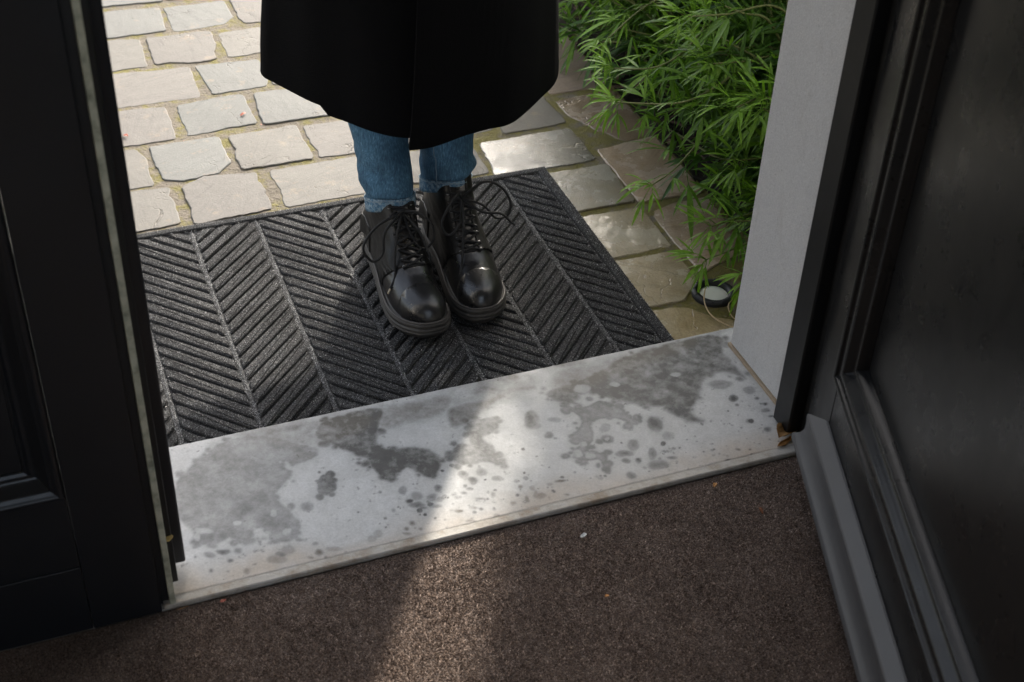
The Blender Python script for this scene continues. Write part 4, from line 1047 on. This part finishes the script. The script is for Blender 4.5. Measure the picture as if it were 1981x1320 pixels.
def coat():
    root = empty('coat'); root.parent = person
    hem = [(.362, 1.874), (.372, 1.852), (.386, 1.824), (.411, 1.777), (.444, 1.734), (.473, 1.694), (.503, 1.667), (.535, 1.656), (.56, 1.655), (.60, 1.660), (.644, 1.658), (.672, 1.664), (.704, 1.688), (.743, 1.724), (.776, 1.756), (.800, 1.797), (.811, 1.840), (.812, 1.885), (.795, 1.945), (.74, 1.992), (.66, 2.012), (.58, 2.018), (.50, 2.010), (.43, 1.985), (.385, 1.94), (.364, 1.90)]
    base = [Vector((a, b, 0)) for a, b in hem]; cen0 = Vector((.586, 1.835, 0))
    P = catmull([(a, b, 0) for a, b in hem], 4, True); n = len(P)
    def sec(z):
        k = min(max((z - .3) / .65, 0), 1)
        wx_ = np.interp(z, [.3, .45, .6, .95, 1.05, 1.2, 1.32, 1.38, 1.42, 1.46], [1, .945, .90, .80, .78, .84, .90, .72, .34, .28])
        wy_ = np.interp(z, [.3, .6, .95, 1.05, 1.2, 1.32, 1.38, 1.42, 1.46], [1, .86, .66, .62, .66, .62, .5, .36, .32])
        c_ = cen0 + Vector((-.0 - .004 * k, -.018 * k, z))
        out = []
        for i, p in enumerate(P):
            d = p - cen0; rr = Vector((d.x * wx_, d.y * wy_, 0))
            t = math.atan2(d.y, d.x); e = Vector((.222 * wx_ * math.cos(t), .18 * wy_ * math.sin(t), 0))
            fold = 1 + (.020 * math.sin(5 * t + .6) + .012 * math.sin(9 * t + 2.0)) * (1 - k) * min(1, (z - .3) / .08)
            out.append(c_ + rr.lerp(e, k ** .8 * .85) * fold + Vector((0, 0, .0)))
        return out
    zs = [.3, .304, .315, .34, .38, .43, .5, .6, .7, .8, .9, 1.0, 1.1, 1.2, 1.28, 1.33, 1.37, 1.40, 1.43, 1.46]
    rings = [sec(z) for z in zs]
    for i in range(n):                                   # the hem dips a little at the fronts and lifts at the sides
        t = rings[0][i]
        for q in range(4): rings[q][i] = rings[q][i] + Vector((0, 0, .012 * (t.x < .42) - .004 * (abs(t.x - .7) < .1)))
    lin = [[p + (Vector((cen0.x, cen0.y, p.z)) - p).normalized() * .006 for p in rings[q]] for q in (8, 3, 0)]
    V, F = loft(lin + rings, False, True); pw('coat_body', V, F, M_coat, root)
    # overlapping front flap with a sharp lower corner
    fl = []
    zz = [.287, .30, .33, .38, .45, .55, .7, .9, 1.1, 1.3]
    for z in zz:
        xr = np.interp(z, [.29, .36, .44, .51, .9, 1.3], [.5150, .5225, .528, .533, .545, .55]); s = sec(max(z, .3)); row = []
        for x in np.linspace(xr, xr + .135, 14):
            cand = sorted([p for p in s if p.y < s[0].y + .05], key=lambda p: abs(p.x - x))[:2]
            a, b = cand; t = 0 if abs(a.x - b.x) < 1e-6 else (x - a.x) / (b.x - a.x); yy = a.y + (b.y - a.y) * t
            u = (x - xr) / .135; row.append(Vector((x, yy - .0095 * (1 - u ** 1.5) - .003, z + .013 * u * (z < .31))))
        fl.append(row)
    m = len(fl[0]); V = [p for r_ in fl for p in r_] + [p + Vector((0, .006, 0)) for r_ in fl for p in r_]; k0 = len(fl) * m; F = []
    for i in range(len(fl) - 1):
        for j in range(m - 1):
            F.append((i * m + j, i * m + j + 1, (i + 1) * m + j + 1, (i + 1) * m + j)); F.append((k0 + i * m + j + 1, k0 + i * m + j, k0 + (i + 1) * m + j, k0 + (i + 1) * m + j + 1))
        F.append((i * m, (i + 1) * m, k0 + (i + 1) * m, k0 + i * m)); F.append((i * m + m - 1, k0 + i * m + m - 1, k0 + (i + 1) * m + m - 1, (i + 1) * m + m - 1))
    for j in range(m - 1): F.append((j, k0 + j, k0 + j + 1, j + 1))
    pw('front_flap', V, F, M_coat, root, False)
    for s in (-1, 1):                                    # sleeves
        pts = [(.575 + s * .17, 1.80, 1.36), (.575 + s * .205, 1.80, 1.28), (.575 + s * .225, 1.80, 1.10), (.575 + s * .225, 1.76, .92), (.575 + s * .215, 1.73, .78)]
        V, F = tube(catmull(pts, 5), .062, 16, False, .05); pw('sleeve', V, F, M_coat, root)
coat()

def body():
    J = {'pelvis': (.575, 1.80, .92), 'chest': (.575, 1.80, 1.22), 'neck': (.575, 1.80, 1.43), 'head': (.575, 1.79, 1.53), 'top': (.575, 1.79, 1.61),
         'hl': (.52, 1.80, .86), 'kl': (.509, 1.79, .48), 'al': (.5125, 1.775, .12), 'hr': (.63, 1.80, .86), 'kr': (.616, 1.79, .48), 'ar': (.61, 1.775, .12),
         'sl': (.42, 1.80, 1.36), 'el': (.35, 1.79, 1.08), 'wl': (.36, 1.73, .80), 'fl': (.365, 1.715, .70), 'sr': (.73, 1.80, 1.36), 'er': (.80, 1.79, 1.08), 'wr': (.79, 1.73, .80), 'fr': (.785, 1.715, .70)}
    rad = {'pelvis': .12, 'chest': .11, 'neck': .05, 'head': .08, 'top': .06, 'hl': .06, 'kl': .042, 'al': .028, 'hr': .06, 'kr': .042, 'ar': .028, 'sl': .045, 'el': .035, 'wl': .026, 'fl': .025, 'sr': .045, 'er': .035, 'wr': .026, 'fr': .025}
    E = [('pelvis', 'chest'), ('chest', 'neck'), ('neck', 'head'), ('head', 'top'), ('pelvis', 'hl'), ('hl', 'kl'), ('kl', 'al'), ('pelvis', 'hr'), ('hr', 'kr'), ('kr', 'ar'), ('chest', 'sl'), ('sl', 'el'), ('el', 'wl'), ('wl', 'fl'), ('chest', 'sr'), ('sr', 'er'), ('er', 'wr'), ('wr', 'fr')]
    nm = list(J); me = bpy.data.meshes.new('body'); me.from_pydata([Vector(J[k]) - PO for k in nm], [(nm.index(a), nm.index(b)) for a, b in E], [])
    o = bpy.data.objects.new('body', me); C.objects.link(o); o.parent = person; me.materials.append(M_skin)
    md = o.modifiers.new('skin', 'SKIN')
    for i, k in enumerate(nm): me.skin_vertices[0].data[i].radius = (rad[k] * .8, rad[k] * .8); me.skin_vertices[0].data[i].use_root = (i == 0)
    o.modifiers.new('sub', 'SUBSURF').levels = 1
body()

# ------------------------------------------------------------------ shrubs
LEAF_DB = []            # (distance, shrub, verts, faces, tones)
CAMP = Vector((0, 0, 1.3))
def leaflet(base, d, up, L, wdt, droop, rr):
    """one narrow folded leaflet"""
    d = d.normalized(); side = d.cross(up); side = side.normalized() if side.length > 1e-4 else d.orthogonal().normalized(); nrm = side.cross(d)
    V, F = [], []; N = 6; p = Vector(base); dirv = d.copy(); tw = rr.uniform(-.5, .5)
    for i in range(N + 1):
        t = i / N; ww = wdt * .5 * (math.sin(math.pi * min(t * .93 + .05, 1)) ** .8) * (1 - .25 * t) if i < N else 0.0002
        sd2 = side * math.cos(tw * t) + nrm * math.sin(tw * t); n2 = sd2.cross(dirv)
        V += [p - sd2 * ww + n2 * ww * .35, p.copy(), p + sd2 * ww + n2 * ww * .35]
        dirv = (dirv + Vector((0, 0, -droop / N))).normalized(); p = p + dirv * (L / N)
    for i in range(N):
        a = i * 3; F += [(a, a + 1, a + 4, a + 3), (a + 1, a + 2, a + 5, a + 4)]
    return V, F

def comp_leaf(base, d, rr, size, tone):
    """petiole with three to five leaflets fanned from its end"""
    d = d.normalized(); up = Vector((rr.uniform(-.3, .3), rr.uniform(-.3, .3), 1)); pl_ = size * rr.uniform(.25, .6)
    mid = base + d * pl_ * .6 + Vector((0, 0, .002)); tip = base + d * pl_ + Vector((0, 0, -.001))
    parts = [tube([base, mid, tip], .0006, 4)]
    side = d.cross(up); side = side.normalized() if side.length > 1e-4 else d.orthogonal().normalized()
    k = rr.choice((2, 3, 3, 3, 4)); 
    for i in range(k):
        a = (i - (k - 1) / 2) * (1.5 / k) + rr.uniform(-.22, .22)
        dd = d * math.cos(a) + side * math.sin(a) + Vector((0, 0, rr.uniform(-.3, .22)))
        L = size * rr.uniform(.75, 1.15) * (1 - .22 * abs(i - (k - 1) / 2) / max((k - 1) / 2, 1)); parts.append(leaflet(tip, dd, up, L, L * rr.uniform(.105, .155), rr.uniform(.05, .85), rr))
    V, F = join(parts); return V, F, [min(max(tone + rr.uniform(-.07, .07), 0), 1)] * len(V)

def grow(shrub, stem_parts, P, rr, r0, leaf_from, spacing, size, tone, tips=True, long_stem=False):
    """leaves along the path P (list of Vectors, finely sampled)"""
    stem_parts.append(tube(P, r0, 6, False, r0 * .45))
    acc = 0; total = sum((P[i + 1] - P[i]).length for i in range(len(P) - 1)); run = 0; k = 0
    for i in range(len(P) - 1):
        seg = P[i + 1] - P[i]; run += seg.length; acc += seg.length
        if run / total < leaf_from: continue
        if acc >= spacing:
            acc = 0; t = seg.normalized(); k += 1; young = max(0, (run / total - .75) / .25)
            s0 = t.orthogonal().normalized(); s0.rotate(Matrix.Rotation(k * 1.57 + rr.uniform(-.4, .4), 3, t))
            for sg in (1, -1):
                if rr.random() < .12: continue
                d = (t * rr.uniform(.35, .8) + s0 * sg + Vector((0, 0, rr.uniform(-.35, .25)))).normalized()
                V, F, T = comp_leaf(P[i + 1], d, rr, size * rr.uniform(.62, 1.22) * (1 - .35 * young), tone + .42 * young + (.6 if rr.random() < .03 else 0))
                LEAF_DB.append(((P[i + 1] - CAMP).length, shrub, V, F, T))
    if tips:
        t = (P[-1] - P[-2]).normalized()
        for q in range(5):
            s0 = t.orthogonal().normalized(); s0.rotate(Matrix.Rotation(q * 1.26 + rr.uniform(-.3, .3), 3, t))
            V, F, T = comp_leaf(P[-1], (t * .8 + s0 * .8), rr, size * .62, tone + .55); LEAF_DB.append(((P[-1] - CAMP).length - .05, shrub, V, F, T))

def shrub(centre, radius, n, hgt, label, seed, traced=(), reach_=(.5, 1.0)):
    root = empty('shrub', (centre[0], centre[1], 0)); tag(root, label, 'shrub', 'shrubs in the bed beside the paving')
    rr = random.Random(seed); parts = []
    for k in range(n):
        a = rr.uniform(0, 6.283); q = math.sqrt(rr.random()); b = Vector((centre[0] + math.cos(a) * radius[0] * q * .5, centre[1] + math.sin(a) * radius[1] * q * .5, -.005))
        b.x = max(b.x, 1.16); b.y = max(b.y, 1.42)
        az = a + rr.uniform(-.7, .7); reach = rr.uniform(*reach_); h = hgt * rr.uniform(.25, 1.0)
        e = Vector((b.x + math.cos(az) * radius[0] * reach, b.y + math.sin(az) * radius[1] * reach, h * rr.uniform(.55, 1.0)))
        if e.x < 1.03: e.x = 1.03 + rr.uniform(-.06, .08)
        if e.z > .5 * (e.y - 1.05): e.x = max(e.x, (.53 * e.y - .17) / .85 + rr.uniform(0, .05))      # tall growth held back to shape the sunlit wedge on the carpet
        if e.y < 1.40: e.y = 1.40 + rr.uniform(0, .1)
        m = (b + e) / 2 + Vector((0, 0, h * .35)); m.x += rr.uniform(-.04, .04); m.y += rr.uniform(-.04, .04); m.y = max(m.y, 1.41)
        P = catmull([b, b.lerp(m, .5) + Vector((0, 0, .05)), m, m.lerp(e, .6), e], 9)
        grow(root, parts, P, rr, .0028, .18, .027, .080, .10 + .16 * rr.random())
    for pts in traced:
        P = catmull([Vector(p) for p in pts], 9)
        grow(root, parts, P, rr, .0026, .12, .042, .080, .26)
    V, F = join(parts)
    mk('stems', [Vector(v) - root.location for v in V], F, M_stem, root, True)['kind'] = 'stuff'
    return root

tr = [[(1.42, 2.02, .02), (1.30, 1.98, .24), (1.15, 1.93, .28), (1.05, 1.868, .255), (.985, 1.842, .25), (.925, 1.862, .248)],
      [(1.35, 1.92, .02), (1.28, 1.86, .22), (1.175, 1.80, .275), (1.043, 1.738, .26), (.972, 1.724, .25), (.884, 1.757, .248)],
      [(1.36, 1.80, .02), (1.22, 1.80, .15), (1.10, 1.80, .15), (.98, 1.72, .135), (.928, 1.695, .128)],
      [(1.30, 1.70, .02), (1.20, 1.62, .12), (1.06, 1.57, .085), (.972, 1.575, .055)],
      [(1.34, 2.12, .02), (1.22, 2.10, .26), (1.08, 2.06, .25), (.99, 2.03, .21)],
      [(1.28, 1.62, .02), (1.18, 1.54, .12), (1.07, 1.50, .11), (1.00, 1.49, .08)]]
s1 = shrub((1.36, 1.72), (.30, .30), 90, .72, 'bushy green shrub with narrow leaves arching over the wet stones beside the pale door surround', 31, tr)
s0 = shrub((1.30, 1.66), (.20, .34), 90, .34, 'low green shrub with drooping narrow leaves over the ground lamp', 53)
s2 = shrub((1.50, 2.30), (.46, .42), 240, 1.45, 'green narrow-leaved shrub farther up the bed, behind the coat side of the path', 37, (), (.2, 1.0))
s3 = shrub((1.95, 1.95), (.42, .42), 80, 1.25, 'tall dark green shrub deep in the bed behind the front shrubs', 41)
s4 = shrub((2.15, 3.0), (.50, .45), 170, 2.0, 'dark green shrub at the far end of the planted bed', 43)  # out of view; height and place set to shade the carpet's right side
s6 = shrub((1.28, 2.10), (.22, .36), 80, .34, 'low dark green growth filling the bed edge between the two front shrubs', 67)
s5 = shrub((1.40, 2.62), (.34, .40), 130, .60, 'green shrub at the top of the picture where the path runs behind the coat', 61, (), (.3, 1.0))
def plant_leaves():
    # gaps in the foliage that let spots of sun through to the wet stones
    sd3 = Vector((math.sin(SUN_AZ) * math.cos(SUN_EL), math.cos(SUN_AZ) * math.cos(SUN_EL), math.sin(SUN_EL)))
    gaps = [(Vector((x, y_, 0)), r_) for x, y_, r_ in ((.895, 1.765, .012), (.96, 1.74, .004), (.955, 1.615, .006), (1.03, 1.725, .004))]
    def open_(p):
        for g0, r_ in gaps:
            q = p - g0; t = q.dot(sd3)
            if t > .22 and (q - sd3 * t).length < r_ + .029: return True
        return False
    LEAF_DB[:] = [L_ for L_ in LEAF_DB if not open_(Vector(L_[2][8]))]
    # the leaves that show largest in the photograph stand as objects, the rest of each shrub is one mass
    RM = [Vector(cx), Vector(cy), Vector(cz)]
    def seen(v):
        q = Vector(v) - CAMP; z = q.dot(RM[2]); return 0 < z and abs(q.dot(RM[0]) / z) < .355 and abs(q.dot(RM[1]) / z) < .235
    order = sorted(range(len(LEAF_DB)), key=lambda i: (not seen(LEAF_DB[i][2][6]), LEAF_DB[i][0]))
    single = set(order[:290]); rest = {}
    for i, (d, root, V, F, T) in enumerate(LEAF_DB):
        if i in single:
            o = mk('leaf', [Vector(v) - root.location for v in V], F, M_leaf, root, True)
            at = o.data.attributes.new('tone', 'FLOAT', 'POINT'); at.data.foreach_set('value', T)
        else:
            r_ = rest.setdefault(root.name, [root, [], [], []]); b = len(r_[1]); r_[1] += [Vector(v) - root.location for v in V]; r_[2] += [tuple(q + b for q in f) for f in F]; r_[3] += T
    for root, V, F, T in rest.values():
        o = mk('foliage', V, F, M_leaf, root, True); o['kind'] = 'stuff'
        at = o.data.attributes.new('tone', 'FLOAT', 'POINT'); at.data.foreach_set('value', T)
plant_leaves()

# leaf litter on the soil
def litter():
    rr = random.Random(8); V, F = [], []
    for k in range(900):
        b = Vector((rr.uniform(1.10, 1.7), rr.uniform(1.38, 3.2), .012)); b.z += rr.uniform(0, .008)
        v, f = leaflet(b, Vector((rr.uniform(-1, 1), rr.uniform(-1, 1), rr.uniform(-.1, .2))), Vector((rr.uniform(-.4, .4), rr.uniform(-.4, .4), 1)), rr.uniform(.015, .045), rr.uniform(.005, .012), rr.uniform(-.1, .3), rr)
        o_ = len(V); V += v; F += [tuple(q + o_ for q in g_) for g_ in f]
    o = mk('leaf_litter', V, F, m_simple('brown_litter', (.085, .05, .025), .8, .6, 30), None, True); tag(o, kind='stuff')
litter()

# ------------------------------------------------------------------ lamp, cable and bits lying about
def lamp():
    c0 = Vector((.9815, 1.5560, 0)); root = empty('ground_lamp', c0); tag(root, 'small round recessed ground lamp with black ring and white lens by the threshold', 'lamp')
    def lathe(prof, n=40): 
        return loft([[Vector((r_ * math.cos(2 * math.pi * i / n), r_ * math.sin(2 * math.pi * i / n), z)) for i in range(n)] for r_, z in prof])
    V, F = lathe([(.0335, -.012), (.0345, .002), (.0335, .005), (.030, .0072), (.0270, .0068), (.0238, .0052), (.0226, .002), (.0222, -.004)]); mk('ring', V, F, M_ring, root, True)
    V, F = lathe([(.0228, -.001), (.019, .0012), (.013, .0026), (.006, .0033), (.0003, .0035)]); mk('lens', V, F, M_lens, root, True)
    for k in range(12):
        a = k * math.pi / 6; V, F = tube([(.029 * math.cos(a), .029 * math.sin(a), .006), (.0325 * math.cos(a), .0325 * math.sin(a), .006)], .0016, 6); mk('ring_tooth', V, F, M_ring, root, True)
lamp()
V, F = tube(catmull([(.9735, 1.565, .007), (.966, 1.557, .012), (.951, 1.530, .011), (.9475, 1.504, .007), (.955, 1.479, .006), (.968, 1.463, .005), (1.0, 1.445, .004)], 8), .0011, 6)
o = mk('cable', V, F, M_cable, None, True); tag(o, 'thin beige cable curling from the lens of the ground lamp to the threshold', 'cable')
V, F = tube(catmull([(1.003, 1.526, .012), (.983, 1.510, .012), (.977, 1.497, .010), (.978, 1.482, .006), (.992, 1.466, .004)], 8), .001, 6)
o = mk('cable', V, F, M_cable, None, True); tag(o, 'short loop of thin beige cable between ground lamp and stone surround', 'cable')

def crumpled(name, loc, size, mat, label, cat, seed, group=None, asp=.5, curl=.5, rz=0.0):
    rr = random.Random(seed); nu, nv = 9, 7; V = []
    for i in range(nu):
        for j in range(nv):
            u, v = i / (nu - 1) * 2 - 1, j / (nv - 1) * 2 - 1; w_ = (1 - u * u) ** .6 * asp
            V.append(Vector((u * size / 2, v * w_ * size / 2, curl * size * .5 * v * v * w_ + .16 * size * math.sin(u * 2.4 + seed) * curl + rr.uniform(-.035, .035) * size)))
    mz = min(v.z for v in V); c_, s_ = math.cos(rz), math.sin(rz)
    V = [Vector((v.x * c_ - v.y * s_, v.x * s_ + v.y * c_, v.z - mz)) for v in V]
    F = [(i * nv + j, (i + 1) * nv + j, (i + 1) * nv + j + 1, i * nv + j + 1) for i in range(nu - 1) for j in range(nv - 1)]
    o = mk(name, V, F, mat, None, True); o.location = loc
    md = o.modifiers.new('thick', 'SOLIDIFY'); md.thickness = .0004
    tag(o, label, cat, group); return o
crumpled('dry_leaf', (.8745, 1.160, ZT + .0005), .034, M_dry, 'curled brown dry leaf wedged between frame post and door foot', 'leaf', 3, None, .75, .7, .45)
crumpled('dry_leaf', (.8650, 1.146, ZT + .0005), .030, m_simple('dry_leaf_orange', (.36, .17, .04), .7, .5, 90), 'narrow orange dry leaf lying on the threshold lip below the frame post', 'leaf', 5, None, .25, .3, .35)
crumpled('paper_scrap', (.552, 1.080, ZC + .004), .009, M_white, 'tiny white scrap on the brown carpet near the threshold', 'scrap', 6, None, .5, .6, .2)
crumpled('leaf_crumb', (.7775, 1.049, ZC + .004), .011, m_simple('red_brown_crumb', (.22, .08, .03), .7), 'red-brown leaf crumb on the carpet beside the open door', 'crumb', 7, 'crumbs on the carpet', .35, .4, 1.5)
crumpled('leaf_crumb', (.744, 1.108, ZC + .004), .008, M_orange, 'orange crumb on the carpet close to the threshold lip', 'crumb', 8, 'crumbs on the carpet', .6, .5, .8)
crumpled('leaf_crumb', (.540, .983, ZC + .004), .006, M_orange, 'orange crumb in the middle of the dark carpet right of the sunlit patch', 'crumb', 9, 'crumbs on the carpet', .6, .5, .2)
crumpled('leaf_crumb', (.124, 1.118, ZC + .004), .008, m_simple('red_crumb', (.28, .06, .03), .7), 'small red crumb on the carpet near the closed door edge', 'crumb', 10, 'crumbs on the carpet', .5, .4, .4)
crumpled('leaf_crumb', (.078, 1.122, ZC + .004), .014, m_simple('straw_crumb', (.30, .17, .08), .7), 'straw coloured sliver on the carpet at the foot of the brass strip', 'crumb', 11, 'crumbs on the carpet', .12, .2, .1)
crumpled('leaf_fragment', (.0775, 1.1515, .148), .012, m_simple('yellow_fragment', (.50, .36, .13), .7), 'yellow leaf fragment caught low in the black door edge', 'leaf', 12, None, .8, .5, .6)
crumpled('petal', (.407, 2.327, .002), .014, M_red, 'red petal lying in the middle of a grey paving stone', 'petal', 13, 'petals on the paving', .4, .4, .5)
crumpled('petal', (.434, 2.287, -.004), .011, M_red, 'red petal in the joint between two grey paving stones', 'petal', 14, 'petals on the paving', .6, .4, 1.4)
crumpled('petal', (.192, 2.312, .002), .011, M_red, 'red petal close to the black door edge', 'petal', 15, 'petals on the paving', .6, .4, 2.2)
crumpled('petal', (.284, 2.271, -.004), .009, M_red, 'red petal in the mossy joint between two courses', 'petal', 16, 'petals on the paving', .6, .4, 2.2)
